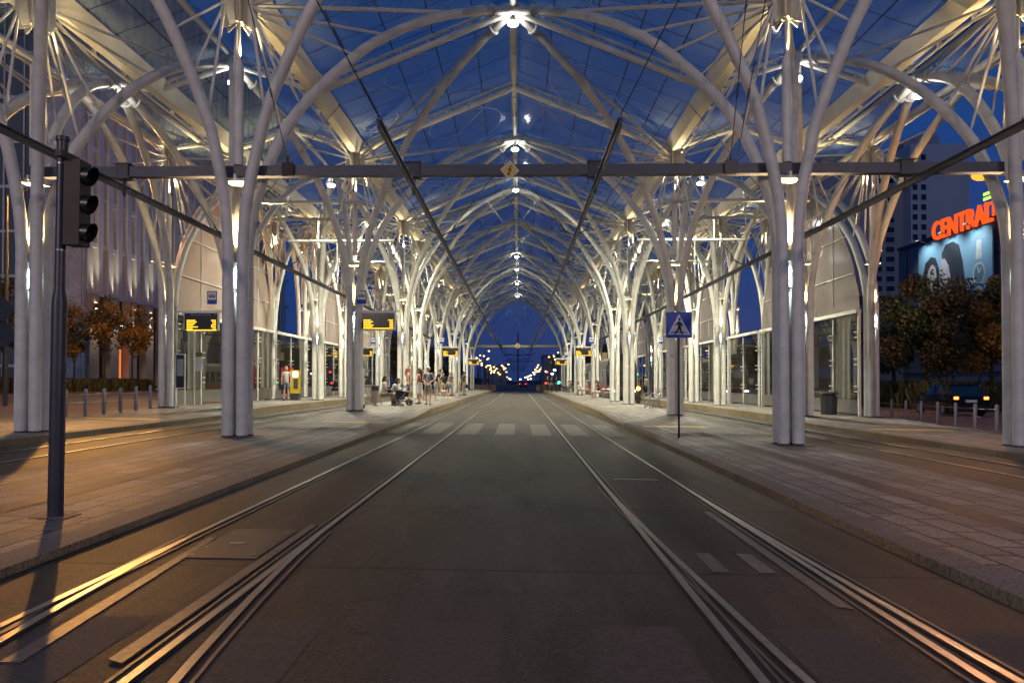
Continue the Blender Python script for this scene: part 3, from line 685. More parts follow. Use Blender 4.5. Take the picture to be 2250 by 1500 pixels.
pp([(.0,.20),(.045,.20),(.06,.11),(.10,.025),(.06,.02),(.02,.10)]); pp([(.05,.02),(.11,.02),(.125,.04),(.085,.045)])
pp([(-.02,.20),(.03,.20),(-.01,.10),(-.075,.03),(-.11,.05),(-.05,.12)]); pp([(-.115,.02),(-.06,.02),(-.07,.045),(-.11,.055)])
pp([(.03,.31),(.06,.29),(.10,.22),(.08,.205),(.035,.26)]); pp([(-.03,.31),(-.04,.26),(-.10,.22),(-.105,.24),(-.06,.29)])
b.prism([(0.012+.032*math.cos(k*PI/6),-.053,2.395+.385*.95+.032*math.sin(k*PI/6)) for k in range(12)],(0,.004,0))
b.build('walking_figure', M['signblack'], t, smooth=False)
# departure displays and stop signs on the columns
def display(x, r, s, z, label, sc_=1.0, lines=6, seed=1):
    """s = side of the column the board hangs on (+1 right, -1 left)"""
    y = Yr(r)-0.28; t = thing('departure_board', label, 'display', (x, y, z), 0, 'departure boards on the columns')
    b = MB(); b.box((s*0.80,0,0.71),(1.75,0.07,0.05)); b.box((s*0.20,0.02,0.66),(0.05,0.05,0.16)); b.build('bracket', M['white'], t, smooth=False)
    b = MB(); b.box((s*0.92,0,0.34),(1.27,0.16,0.66)); b.build('case', M['white'], t, smooth=False)
    b = MB(); b.box((s*0.92,-0.084,0.34),(1.21,0.01,0.60)); b.build('screen', M['lcd'], t, smooth=False)
    text('Piotrkowska Centrum', 0.082, M['greytext'], t, (s*0.92,-0.091,0.555), (PI/2,0,0), .001)
    text('12:8', 0.06, M['greytext'], t, (s*0.92+0.52,-0.091,0.565), (PI/2,0,0), .001)
    rnd = random.Random(seed)
    for k in range(lines):
        b = MB()
        zz = 0.375-0.060*k; wl = rnd.uniform(.18,.40) if k < lines-1 else 1.10
        X0 = s*0.92-0.52; c = X0
        while c < X0+wl:
            ww = rnd.uniform(.03,.08); b.box((c+ww/2,-0.0905,zz),(ww,0.002,0.034)); c += ww+0.012
        if k < lines-1:
            c = s*0.92+0.38+rnd.choice([0,.05])
            while c < s*0.92+0.54: b.box((c+.02,-0.0905,zz),(0.034,0.002,0.034)); c += 0.045
        b.build('led_text_line', M['amber_emit'], t, smooth=False)
    return t
def stopsign(x, r, s, z, label):
    y = Yr(r)-0.28; t = thing('tram_stop_sign', label, 'sign', (x, y, z), 0, 'tram stop signs on the columns'); o = s*0.30
    b = MB(); b.box((o,0,0.24),(0.36,0.02,0.48)); b.build('sign_panel', M['blue'], t, smooth=False)
    b = MB(); b.tube([(o,0.02,0.02),(o,0.02,-0.2)],0.015,6); b.tube([(o,0.02,-.2),(0,0.1,-.2)],0.015,6); b.build('bracket', M['white'], t)
    b = MB(); b.box((o,-0.013,0.30),(0.29,0.006,0.28)); b.build('white_square', M['signwhite'], t, smooth=False)
    b = MB(); X = lambda a, c: (o+a, -0.018, 0.30+c)
    b.prism([X(-.11,-.04),(X(.11,-.04)),X(.125,-.01),X(.10,.035),X(-.10,.035),X(-.125,-.01)],(0,.003,0)); b.prism([X(-.12,.045),X(.12,.045),X(.12,.055),X(-.12,.055)],(0,.003,0)); b.prism([X(-.03,.055),X(.03,.055),X(0,.09)],(0,.003,0))
    b.prism([X(-.09,-.06),X(-.03,-.06),X(-.03,-.04),X(-.09,-.04)],(0,.003,0)); b.prism([X(.03,-.06),X(.09,-.06),X(.09,-.04),X(.03,-.04)],(0,.003,0)); b.build('tram_symbol', M['signblack'], t, smooth=False)
    b = MB()
    for k in range(4): b.box((o-.075+.05*k,-.0225,.308),(.03,.001,.03))
    b.build('symbol_windows', M['signwhite'], t, smooth=False)
display(-XI, 1, 1, 3.22, 'departure board with amber lines hanging right of the second inner left column', seed=3)
stopsign(-XI, 1, 1, 4.20, 'blue and white tram stop sign above the board of the second inner left column')
p = atY(398, Yr(1)-.3, 700); display(p.x-0.16, 1, 1, 3.22, 'departure board with amber lines in front of the left glass screen', lines=7, seed=5)
stopsign(-XM-0.32, 1, -1, 4.20, 'blue and white tram stop sign above the board before the left glass screen')
display(-XI, 3.5, 1, 3.25, 'small departure board right of the fifth inner left column', seed=8)
stopsign(-XI, 3.5, 1, 4.20, 'small tram stop sign over the board of the fifth inner left column')
display(XI, 3.5, -1, 3.25, 'small departure board left of the fifth inner right column', seed=9)
stopsign(XI, 3.5, -1, 4.20, 'small tram stop sign over the board of the fifth inner right column')
display(XI, 6, -1, 3.25, 'smallest departure board near the far end on the right', seed=10)
stopsign(XI, 6, -1, 4.20, 'smallest tram stop sign near the far end on the right')
display(-XM, 3.5, -1, 3.25, 'departure board half hidden behind the second inner left column', seed=11)
stopsign(-XM, 3.5, -1, 4.20, 'small tram stop sign on the left outer platform')
stopsign(XM, 3.5, 1, 4.20, 'small tram stop sign on the right outer platform')
display(-XI, 6, 1, 3.25, 'smallest departure board near the far end on the left', seed=13)
# no smoking sign and scribbles on columns
t = thing('no_smoking_sign', 'small round no smoking sign on the second inner right column', 'sign', (XI-0.165, Yr(1)-0.165-0.14, 2.27))
b = MB(); b.box((0,0,0),(0.13,0.006,0.20)); b.build('sign_panel', M['signwhite'], t, smooth=False)
b = MB(); b.tube([(0.05*math.cos(k*PI/8),-.006,.02+0.05*math.sin(k*PI/8)) for k in range(17)],0.006,5); b.tube([(-.036,-.006,.056),(.036,-.006,-.016)],0.005,5); b.build('red_ring', M['redbox'], t)
b = MB(); b.box((0,-.005,.015),(.06,.003,.012)); b.build('cigarette', M['signblack'], t, smooth=False)
def bollards(s, ys_, X, nm):
    for i, yy in enumerate(ys_):
        zz = GZ(s*X, yy); t = thing('bollard', 'round steel bollard on the %s pavement edge, %s from the camera' % (nm, ORD[i]), 'bollard', (s*X, yy, zz), 0, 'bollards on the %s pavement edge' % nm)
        b = MB(); b.tube([(0,0,-.05),(0,0,.80),(0,0,.84)],[.055,.055,.035],14); b.tube([(0,0,.70),(0,0,.73)],.06,14); b.build('post', M['bollard'], t)
    t = thing('chain_rail', 'two thin metal cables linking the bollards of the %s pavement' % nm, 'railing', (s*X, ys_[0], GZ(s*X, ys_[0])))
    for h in (0.68, 0.42):
        b = MB(); P = []
        for i, yy in enumerate(ys_):
            P.append((0, yy-ys_[0], h))
            if i < len(ys_)-1: P.append((0, (yy+ys_[i+1])/2-ys_[0], h-0.02))
        b.tube(P, 0.012, 6); b.build('cable', M['steel'], t)
bollards(1, [23.6+1.1*k for k in range(8)], 15.0, 'right')
bollards(-1, [22.0+1.02*k for k in range(7)], 13.25, 'left')
# dark octagonal bin at the right glass wall, beige bin on the left platform
p = atY(1821, 29.0); x = p.x; y = 29.0; t = thing('litter_bin', 'dark octagonal litter bin with a flat lid before the right glass wall', 'bin', (x, y, GZ(x, y)))
b = MB(); b.tube([(0,0,0),(0,0,.70)],[.30,.33],8); b.build('body', M['binpaint'], t, smooth=False)
b = MB(); b.tube([(0,0,.70),(0,0,.80)],.26,8); b.build('opening', M['black'], t); b = MB(); b.tube([(0,0,.80),(0,0,.85)],[.40,.38],8); b.build('lid', M['dark'], t, smooth=False)
p = atY(824, 31.6); x = p.x; y = 31.6; t = thing('litter_bin', 'beige litter bin with dark top beside the bench of two seated women', 'bin', (x, y, GZ(x, y)))
b = MB(); b.box((0,0,.09),(.08,.08,.18)); b.build('foot', M['bin'], t, smooth=False); b = MB(); b.tube([(0,0,.14),(0,0,.64)],[.155,.165],16); b.build('body', M['bin'], t); b = MB(); b.tube([(0,0,.64),(0,0,.85)],.165,16); b.build('top', M['dark'], t)
# slim post & leaning info post near second column
p = atY(798, 29.3); x = p.x; t = thing('marker_post', 'thin white post with dark foot right of the second inner left column', 'post', (x, 29.3, GZ(x, 29.3)))
b = MB(); b.cyl((0,0,0.1),.05,1.45,12); b.build('post', M['white'], t); b = MB(); b.box((0,0,.06),(.13,.13,.14)); b.build('foot', M['dark'], t, smooth=False)
# benches
def bench(x, y, rz, label, w=1.5):
    t = thing('metal_bench', label, 'bench', (x, y, GZ(x, y)), rz, 'curved metal benches on the platforms')
    b = MB()
    prof_ = [(-.02,.43),(.12,.41),(.30,.42),(.42,.45),(.47,.60),(.54,.86)]
    for k in range(12):
        u = k/11; i = min(int(u*5), 4); f = u*5-i; a, c = prof_[i], prof_[i+1]; q = (a[0]+(c[0]-a[0])*f, a[1]+(c[1]-a[1])*f)
        b.tube([(-w/2,q[0],q[1]),(w/2,q[0],q[1])],0.018,6)
    for sx in (-.98,-.33,.33,.98):
        b.tube([(sx*w/2,a,c-.012) for a, c in prof_],0.014,6)
    b.build('seat_and_back', M['bench'], t)
    for sx in (-1, 1):
        b = MB(); X = sx*w*0.42
        b.tube([(X,.0,0),(X,.03,.14),(X,.12,.28),(X,.25,.36),(X,.38,.30),(X,.47,.15),(X,.52,0)],0.022,8); b.tube([(X,.06,.02),(X,.26,.20),(X,.44,.02)],0.016,6); b.build('leg', M['bench'], t)
        b = MB(); X = sx*w*0.5; b.tube([(X,.03,.42),(X,.0,.56),(X,.08,.66),(X,.26,.68),(X,.50,.66)],0.018,8); b.build('armrest', M['bench'], t)
    return t
def benchpx(px, Y, rz, label, w=1.5): p = atY(px, Y); return bench(p.x, Y, rz, label, w)
bq = benchpx(1421, 33.0, -PI/2, 'empty slatted metal bench facing the tracks beside the second inner right columns')
b1 = benchpx(1322, 52.0, -PI/2, 'metal bench with two seated people in front of the tram')
b2 = benchpx(1294, 65.0, -PI/2, 'metal bench with grey clothed seated people further along the right platform')
b3 = benchpx(1258, 84.5, -PI/2, 'farthest metal bench on the right platform beside a black dog')
bL = benchpx(834, 32.6, PI/2, 'metal bench under two seated women on the left platform')
bL2 = benchpx(722, 46.0, PI/2, 'metal bench under a person in black on the left outer platform')
bR2 = benchpx(1556, 53.0, -PI/2, 'metal bench under a person in black on the right outer platform')
bR3 = benchpx(1473, 62.0, -PI/2, 'empty metal bench farther along the right outer platform')
# ticket machine
p = atY(647, 38.6); t = thing('ticket_machine', 'yellow and red ticket machine with a lit panel on the left outer platform', 'ticket machine', (p.x, 38.6, GZ(p.x, 38.6)))
b = MB(); b.box((.05,0,.18),(.40,.42,.36)); b.build('plinth', M['dark'], t, smooth=False); b = MB(); b.box((.05,0,.95),(.42,.45,1.2)); b.build('cabinet', M['yellowbox'], t, smooth=False)
b = MB(); b.box((-.42,.1,1.0),(.50,.4,1.35)); b.build('side_cabinet', M['redbox'], t, smooth=False); b = MB(); b.box((.12,-.24,1.32),(.26,.02,.30)); b.build('lit_panel', emis('panel_lit',(.9,.95,1),3), t, smooth=False)
b = MB(); b.box((.14,-.24,.85),(.22,.02,.5)); b.build('keypad_panel', M['cover'], t, smooth=False)

# timetable stand and posters before the left glass wall
p = atY(396, 27.2); t = thing('timetable_stand', 'pale framed timetable stand before the left glass wall', 'information stand', (p.x, 27.2, GZ(p.x, 27.2)))
b = MB()
for sx in (-.17,.17): b.box((sx,0,1.0),(.035,.05,2.0))
for zz in (.75,1.98): b.box((0,0,zz),(.30,.04,.035))
b.build('frame', M['white'], t, smooth=False); b = MB(); b.box((0,.005,1.365),(.30,.02,1.19)); b.build('timetable_panel', M['lcd'], t, smooth=False)
b = MB(); b.box((0,-.009,1.5),(.24,.006,.62)); b.build('paper_sheet', M['greytext'], t, smooth=False)
p = atY(434, 28.4); t = thing('poster_post', 'slim pole with a white paper notice before the left glass wall', 'post', (p.x, 28.4, GZ(p.x, 28.4)))
b = MB(); b.cyl((-.13,0,0),.03,3.1,10); b.build('pole', M['white'], t); b = MB(); b.box((.06,-.02,1.62),(.27,.02,.52)); b.build('notice', M['signwhite'], t, smooth=False); b = MB(); b.box((.06,-.02,1.98),(.27,.02,.16)); b.build('green_header', mat('notice_green',(.10,.20,.05),.6), t, smooth=False)
p = atY(1439, 60); t = thing('vending_cabinet', 'tall dark brown cabinet behind the beacon on the right outer platform', 'cabinet', (p.x, 60, GZ(p.x, 60)))
b = MB(); b.box((0,0,.75),(.42,.6,1.4)); b.build('body', mat('cabinet_brown',(.035,.018,.012),.5), t, smooth=False); b = MB(); b.box((0,0,1.47),(.46,.64,.05)); b.box((0,0,.03),(.46,.64,.05)); b.build('trim', M['dark'], t, smooth=False)
b = MB(); b.box((-.215,-.0,1.0),(.012,.4,.5)); b.build('door_panel', M['dark'], t, smooth=False)

# ================================================================== GLASS WALLS ALONG THE EDGE
def glass_wall(s, ra, rb, label, tall=True):
    X = s*(XF-0.28); ya, yb = Yr(ra)+0.25, Yr(rb)-0.25; L = yb-ya; z0 = GZ(s*13, (ya+yb)/2) if ra > 1 else GZ(s*13, ya+3)
    t = thing('glass_wall', label, 'glass wall', (X, ya, 0), 0, 'glass walls along the canopy edge')
    n = max(1, round(L/2.3)); HZ = 3.95
    for k in range(n):
        a, c = L*k/n, L*(k+1)/n
        b = MB(); b.box((0,(a+c)/2,(z0+.62+HZ-.1)/2),(.02,c-a-.10,HZ-.1-z0-.62)); b.build('pane', M['pane'], t, smooth=False)
        b = MB(); b.box((0,(a+c)/2,z0+.34),(.05,c-a-.10,.52)); b.build('kick_panel', M['steel'], t, smooth=False)
    for k in range(n+1):
        b = MB(); b.box((0,L*k/n,(z0+HZ-.08)/2),(.09,.08,HZ-.08-z0)); 
        for zz in (.9,1.1,1.9,2.1,2.9,3.1): b.box((-s*.09,L*k/n,z0+zz),(.14,.04,.04)); b.box((-s*.14,L*k/n,z0+zz),(.03,.2,.03))
        b.build('mullion', M['white'], t, smooth=False)
    b = MB(); b.box((-s*.02,L/2,HZ),(.22,L,.14)); b.build('header', M['white'], t, smooth=False)
    if tall:
        b = MB(); pts = []; full = (rb-ra) >= 1
        P = [armpt(1, 1, 0.0, LB/2, ZE, u) for u in (0,.012,.04,.075,.12,.2,.3,.4,.515,.64,.76,.88,1)]
        up = [(min(p.y, L/2), p.z) for p in P if p.y < L/2+.3]
        prof2 = [(0.0, HZ+.08)] + [(a-.1 if a > .3 else 0.02, z-0.16) for a, z in up if z > HZ+.3] + [(L/2, 9.7)]
        mir = [(L-a, z) for a, z in reversed(prof2[:-1])]
        poly = prof2 + mir
        b.prism([(-s*.0, a, z) for a, z in poly], (s*.03,0,0)); b.build('frosted_screen', M['screen'], t, smooth=False)
        b = MB()
        for zz in (5.4, 6.9, 8.3):
            ins = [a for a, z in up if z < zz]; a0 = ins[-1] if ins else 0
            b.box((-s*.03, L/2, zz),(.03, L-2*a0-.1, .035))
        for k in range(1, n): 
            b.box((-s*.03, L*k/n, (HZ+8.9)/2+.1),(.03,.03,8.9-HZ-.5))
        b.build('screen_joints', M['white'], t, smooth=False)
        b = MB()
        if full:
            for q in (0.12,0.42): b.tube([(s*.5,L*.62+q,HZ),(s*.5,L*.62+q,9.2)],.02,6)
            z = HZ
            while z < 9.1: b.tube([(s*.5,L*.62+.12,z),(s*.5,L*.62+.42,z)],.014,5); z += .32
            b.build('maintenance_ladder', M['white'], t)
    return t
BN = ['nearest','second','third','fourth','fifth','sixth','seventh']
for s in (-1, 1):
    bays = [(1,2,True),(2,2.5,False),(2.5,3.5,True),(3.5,4.5,True)] + ([(5,6,True)] if s > 0 else [(4.5,5,False)])
    for i, (ra, rb, tall) in enumerate(bays):
        glass_wall(s, ra, rb, 'glass wall with white frames %s on the %s edge of the canopy, %s' % ('under a frosted arched screen' if tall else 'without a screen above', SD[s], BN[i]), tall)
# ================================================================== OFFICE BUILDING ON THE LEFT
XB = -38.0; YB = 65.2; ZB = slope(-38)
t = thing('office_building', 'pale office building with tall narrow window slots behind the left trees', 'building', (XB, YB, ZB))
LBd = 58.0; HB = 44.0; GF = 8.6; FL = 4.3
b = MB(); b.box((-1.2,LBd/2,HB/2),(1.6,LBd-0.1,HB)); b.build('wall', M['bdark'], t, smooth=False)
b = MB(); b.box((-2.0,-0.15,HB/2),(4.3,0.6,HB)); b.build('end_wall', M['bwall'], t, smooth=False)
b = MB()
z = GF; k = 0
while z < HB:
    b.box((-0.2,LBd/2,z),(0.66,LBd,0.42)); z += FL
b.build('floor_band', M['bfin'], t, smooth=False)
sp = 1.675; n = int(LBd/sp)
for i in range(n):
    yy = sp*i+0.45; b = MB(); b.box((-0.15,yy,(GF+HB)/2),(0.8,0.85,HB-GF-.3))
    for f in range(int((HB-GF)/FL)):
        if (i+f) % 3 == 0: b.box((-0.42,yy+sp/2+.02,GF+FL*(f+.8)),(0.2,sp-.85,FL*.4))
    b.build('fin', M['bfin'], t, smooth=False)
pm = mat('pillar_stone',(0.42,0.34,0.27),0.7,noise=.15,scale=.8)
for i in range(int(LBd/3.35)):
    yy = 3.35*i+1.0; b = MB(); b.box((-0.1,yy,GF/2),(0.9,1.5,GF-.22)); b.build('pillar', pm, t, smooth=False)
    b = MB(); b.box((0.45,yy,GF-1.2),(0.18,0.22,0.5)); f = b.build('wall_lamp', M['steel'], t, smooth=False)
    if i < 7:
        b = MB(); b.box((0,0,.26),(.14,.16,.02)); b.box((0,0,-.26),(.14,.16,.02)); q = b.build('lamp_glass', M['warm_emit'], f, smooth=False); q.location = (0.45,yy,GF-1.2)
        lamp('SPOT', (0.62,yy,GF-0.85), 1500.0, (1,.86,.6), t, .05, (PI-.12*0,0.16,0), 60, .9); lamp('SPOT', (0.62,yy,GF-1.55), 1100.0, (1,.86,.6), t, .05, (0,-0.16+.0,0), 70, .9)
    b = MB(); b.box((-.42,yy+1.67,GF*.78),(.3,1.8,1.6)); b.build('brown_panel', M['brown'], t, smooth=False)
b = MB(); b.box((-.35,6.3,3.1),(.05,.9,4.6)); b.build('lit_doorway', emis('door_glow',(1,.25,.06),.9), t, smooth=False)
b = MB(); b.box((.0,6.2,6.2),(.08,.7,.5)); b.build('lit_sign', M['farw_emit'], t, smooth=False); b = MB(); b.box((.0,4.6,6.2),(.08,1.2,.4)); b.build('blue_sign', M['blue_emit'], t, smooth=False)
b = MB(); b.box((-5,8,HB/2-2),(2,14,HB)); b.build('set_back_glazing', M['bdark'], t, smooth=False)
t = thing('office_block', 'dark glass office block at the far left edge of the view', 'building', (-50, 66, slope(-45)))
b = MB(); b.box((0,4,22),(17,8,44)); b.build('wall', M['bdark'], t, smooth=False)
b = MB()
for k in range(11): b.box((0,-.03,2+4*k),(17.1,.1,.25))
for k in range(10): b.box((-8.4+1.8*k,-.04,22),(.12,.12,44))
b.build('mullion_grid', M['bfin'], t, smooth=False)
b = MB(); b.box((0.5,-.4,3.6),(3.4,.5,.3)); b.build('canopy', M['bfin'], t, smooth=False); b = MB(); b.box((-.2,-.1,2.0),(1.2,.1,1.6)); b.build('lit_window', M['win_emit'], t, smooth=False)
# ================================================================== TREES AND SHRUBS
def leafcrown(name, par, n, c, rad, size, mt, rnd, clumps=14):
    cl = []
    for k in range(clumps):
        while True:
            v = Vector((rnd.uniform(-1,1),rnd.uniform(-1,1),rnd.uniform(-1,1)))
            if v.length < 1: break
        v = v*0.82; cl.append((Vector((v.x*rad[0],v.y*rad[1],v.z*rad[2])), rnd.uniform(.22,.42)*min(rad)))
    b = MB()
    for i in range(n):
        cc, rr = rnd.choice(cl); d = Vector((rnd.gauss(0,1),rnd.gauss(0,1),rnd.gauss(0,1))).normalized()*rr*rnd.uniform(.3,1.15)
        p = Vector(c)+cc+d; s_ = size*rnd.uniform(.6,1.3)
        a = Vector((rnd.gauss(0,1),rnd.gauss(0,1),rnd.gauss(0,1))).normalized(); q = a.orthogonal().normalized(); r2 = a.cross(q)
        b.add([p-q*s_, p+r2*s_*.55, p+q*s_, p-r2*s_*.55], [(0,1,2,3)])
    return b.build(name, mt, par, smooth=False), cl
def tree(x, y, H, rad, label, mt, n=1800, size=.14, seed=1, group=None, base=None, trunk=.09, mt2=None, cz=None):
    rnd = random.Random(seed); z = slope(x) if base is None else base
    t = thing('street_tree', label, 'tree', (x, y, z), rnd.uniform(0,6), group)
    c = (0,0,cz if cz else H-rad[2]*1.0)
    o, cl = leafcrown('crown', t, n, c, rad, size, mt, rnd)
    if mt2: leafcrown('crown', t, n//2, (c[0],c[1],c[2]), rad, size, mt2, rnd)
    b = MB(); b.tube([(0,0,-.1),(0.03,0,c[2]*.5),(0,0.04,c[2])],[trunk,trunk*.75,trunk*.45],8)
    for cc, rr in cl: e = Vector(c)+cc*.8; s0 = Vector((0,0.02,c[2]*rnd.uniform(.45,.95))); b.tube([s0,(s0+e)/2+Vector((0,0,-.1)),e],[trunk*.4,trunk*.25,trunk*.1],5)
    b.build('trunk', M['bark'], t); return t
for i, (px, Y, H, r, nm) in enumerate(((163,56,6.6,1.5,'left'),(229,57,7.4,1.7,'middle'),(290,58,7.0,1.8,'right'))):
    p = atY(px, Y); tree(p.x, Y, H, (r,r,2.2), 'young street tree with thin yellow brown crown before the office building, %s of three' % nm, M['leafC'], 2600, .11, 20+i, 'young trees before the office building', mt2=M['leafA'])
p = atY(6, 47); tree(p.x, 47, 7.6, (1.6,1.6,2.6), 'green brown street tree at the left edge of the view', M['leafA'], 1800, .14, 31, mt2=M['leafB'])
for i, (px, Y, H, r) in enumerate(((2035,47,8.3,(3.1,3.1,3.3)),(2180,46,8.4,(2.1,2.1,3.4)))):
    p = atY(px, Y); tree(p.x, Y, H, r, ('wide dark tree with brown leaves in front of the watch billboard','orange brown tree right of the billboard beside the nearest right column')[i], M['leafA'] if i == 0 else M['leafC'], 16000, .105, 40+i, 'trees before the shopping centre', mt2=M['leafB'], trunk=.16)
p = atY(1965, 52); tree(p.x, 52, 7.2, (2.3,2.3,2.8), 'dark green tree beside the second outermost right column', M['leafB'], 13000, .105, 44, 'trees before the shopping centre', trunk=.15)
for i, (px, Y, H, r) in enumerate(((905,120,11,(3.5,3,4.2)),(872,112,9,(3,3,3.6)),(945,135,9,(3,3,3.5)),(985,150,7,(4,3,2.6)))):
    p = atY(px, Y); tree(p.x, Y, H, r, 'dark tree with yellow lit leaves beyond the left end of the station, %s' % ['tallest','leftmost','lower one','most distant'][i], M['leafC'] if i in (1,2) else M['leafA'], 1600, .3, 50+i, 'trees beyond the station', base=-.3)
def shrubs(name, label, x0, x1, y0, y1, n, h, seed):
    rnd = random.Random(seed); b = MB()
    for i in range(n):
        x, y = rnd.uniform(x0,x1), rnd.uniform(y0,y1); z = slope(x); hh = h*rnd.uniform(.5,1.1)
        a = rnd.uniform(0,6.28); lean = rnd.uniform(-.3,.3); w_ = .05
        q = Vector((math.cos(a)*w_, math.sin(a)*w_, 0)); base = Vector((x,y,z)); tip = base+Vector((lean*math.sin(a)*h,lean*math.cos(a)*h,hh))
        b.add([base-q, base+q, tip+q*1.6, tip-q*1.6], [(0,1,2,3)])
    o = b.build(name, M['shrub'], smooth=False); tag(o, label, 'shrubs', kind='stuff')
shrubs('ornamental_grass', 'brown green ornamental grass strip along the left street', -33, -30, 40, 62, 5200, .95, 3)
shrubs('ground_shrubs', 'dark low shrubs behind the black car', 24, 30, 44, 56, 4500, 1.6, 4)
sheet('left_street', -29.5, -14.6, 4, 70, -0.012, mat('street_asphalt_left',(0.10,0.075,0.06),0.7,noise=.25,scale=.7,bump=.1))
sheet('right_street', 15.6, 24.5, 6, 70, -0.012, mat('street_paving_red',(0.16,0.075,0.055),0.75,noise=.3,scale=1.1,bump=.1))
b = MB(); b.box((-30.0,36,slope(-30)+.03),(.35,66,.16)); tag(b.build('street_kerb', M['kerb'], smooth=False), kind='structure')
b = MB(); b.add([(-29.4,y_,slope(-29.4)+.0) for y_ in (36,)]+[(-15,33,slope(-15)+.0),(-15,33.5,slope(-15)),(-29.4,36.6,slope(-29.4))],[(0,1,2,3)]); tag(b.build('street_marking', M['stripe'], smooth=False), kind='structure')
# ================================================================== RIGHT BACKGROUND
# shopping centre block with billboard and rooftop letters (its long wall runs parallel to the tracks)
XM2 = 60.0
ya_, yb_ = (XM2-.17)*1650/(2205-1140)*1.0, (XM2-.17)*1650/(2012-1140)
t = thing('shopping_centre', 'dark shopping centre wall behind the trees on the right, under orange letters', 'building', (XM2, ya_, -.39))
Lw = yb_-ya_+6; b = MB(); b.box((6,Lw/2-8,11.2),(12,Lw+16,22.4)); b.build('wall', M['mall'], t, smooth=False)
b = MB(); b.box((-.05,Lw/2-8,22.5),(.5,Lw+16,.35)); 
for k in range(7): b.box((-.05,-12+6*k,11),(.08,.2,22))
for k in range(4): b.box((-.06,Lw/2-8,3+5*k),(.08,Lw+16,.12))
b.build('cladding_trims', M['dark'], t, smooth=False)
b = MB(); b.box((-.05,0.6,13.2),(.06,3.6,1.2)); b.build('lit_window', emis('warm_dim_window',(1,.35,.12),.12), t, smooth=False)
# billboard
def onwall(px, py): 
    d = ray(px, py); q = (XM2-0.6-CAM.x)/d.x; return CAM+d*q
TL, TR = onwall(2018,545), onwall(2180,490)
ytl, ytr = TL.y, TR.y; ztop = (TL.z+TR.z)/2; Wb = ytl-ytr; Hb = Wb*0.80
t = thing('billboard', 'large lit blue grey billboard of two dark haired women and a wrist watch', 'billboard', (XM2-0.6, (ytl+ytr)/2, ztop-Hb/2)); t.rotation_euler = (0,0,-PI/2)
bm = mat('billboard_print',(0.16,0.28,0.36),0.5,noise=.25,scale=.12); skin_b = mat('billboard_skin',(0.34,0.28,0.28),0.6,noise=.25,scale=.5); hair_b = mat('billboard_hair',(0.015,0.018,0.025),0.6,noise=.4,scale=2)
steel_b = mat('billboard_watch',(0.45,0.44,0.40),0.4,noise=.4,scale=3)
b = MB(); b.box((0,.1,0),(Wb,.2,Hb)); b.build('panel', bm, t, smooth=False)
def flat(name, pts, mt, d=0): b = MB(); b.prism([(x*Wb/2, -.012-d, z*Hb/2) for x, z in pts],(0,.01,0)); return b.build(name, mt, t, smooth=False)
# left woman looking out
flat('hair', [(-.93,-.15),(-.88,.25),(-.78,.62),(-.62,.72),(-.48,.68),(-.38,.45),(-.36,0),(-.42,-.5),(-.55,-1),(-.98,-1)], hair_b)
flat('face', [(-.74,.30),(-.68,.50),(-.56,.56),(-.47,.46),(-.44,.20),(-.46,-.05),(-.52,-.28),(-.60,-.34),(-.68,-.22),(-.73,.05)], skin_b, .004)
flat('neck', [(-.66,-.25),(-.50,-.25),(-.46,-.75),(-.40,-1),(-.78,-1),(-.68,-.7)], skin_b, .003)
for ex in (-.665,-.53):
    flat('eye', [(ex-.045,.13),(ex,.165),(ex+.045,.13),(ex,.105)], hair_b, .008); flat('brow', [(ex-.055,.20),(ex,.245),(ex+.055,.21),(ex,.215)], hair_b, .008)
flat('mouth', [(-.64,-.14),(-.59,-.115),(-.54,-.14),(-.59,-.175)], mat('billboard_lips',(.28,.10,.10),.5), .008)
# right woman in profile, facing left
flat('hair', [(-.30,.72),(-.18,.88),(.02,.90),(.18,.80),(.28,.45),(.34,.0),(.44,-.4),(.40,-1),(-.02,-1),(-.02,-.2),(-.12,.35),(-.28,.5)], hair_b, .005)
flat('face', [(-.30,.62),(-.20,.60),(-.10,.45),(-.04,.15),(-.06,-.15),(-.02,-.55),(.1,-1),(-.24,-1),(-.16,-.55),(-.20,-.30),(-.28,-.28),(-.31,-.18),(-.345,-.14),(-.32,-.06),(-.385,.03),(-.335,.20),(-.335,.40)], skin_b, .008)
flat('closed_eye', [(-.30,.17),(-.24,.14),(-.18,.16),(-.24,.125)], hair_b, .012); flat('brow', [(-.31,.27),(-.22,.32),(-.15,.28),(-.22,.295)], hair_b, .012)
# watch
flat('watch_strap', [(.60,.42),(.76,.42),(.74,.78),(.63,.78)], steel_b, .004); flat('watch_strap', [(.60,-.12),(.76,-.12),(.73,-.62),(.64,-.62)], steel_b, .004)
ring = lambda r, d, mt, nm: flat(nm, [(.68+r*math.cos(k*PI/12), .15+r*1.45*math.sin(k*PI/12)) for k in range(24)], mt, d)
ring(.15,.006,steel_b,'watch_case'); ring(.12,.009,mat('watch_dial',(.10,.16,.20),.4),'watch_dial')
flat('watch_hands', [(.675,.15),(.685,.15),(.74,.25),(.73,.26)], M['signwhite'], .013); flat('watch_hands', [(.68,.15),(.69,.16),(.65,.30),(.64,.29)], M['signwhite'], .013)
text('my little secret', .55, M['greytext'], t, (.68*Wb/2,-.02,.80*Hb/2), (PI/2,0,0), .002)
for k in range(3):
    b = MB(); b.tube([(-Wb*.33+Wb*.33*k,0,Hb/2),(-Wb*.33+Wb*.33*k,-1.5,Hb/2+.5)],.05,6); b.box((-Wb*.33+Wb*.33*k,-1.6,Hb/2+.5),(.7,.35,.15)); b.build('lamp_arm', M['steel'], t)
    lamp('SPOT', (-Wb*.33+Wb*.33*k,-3.0,Hb/2+.9), 2300.0, (.80,.94,1.0), t, .2, (math.radians(32),0,0), 110, .9)
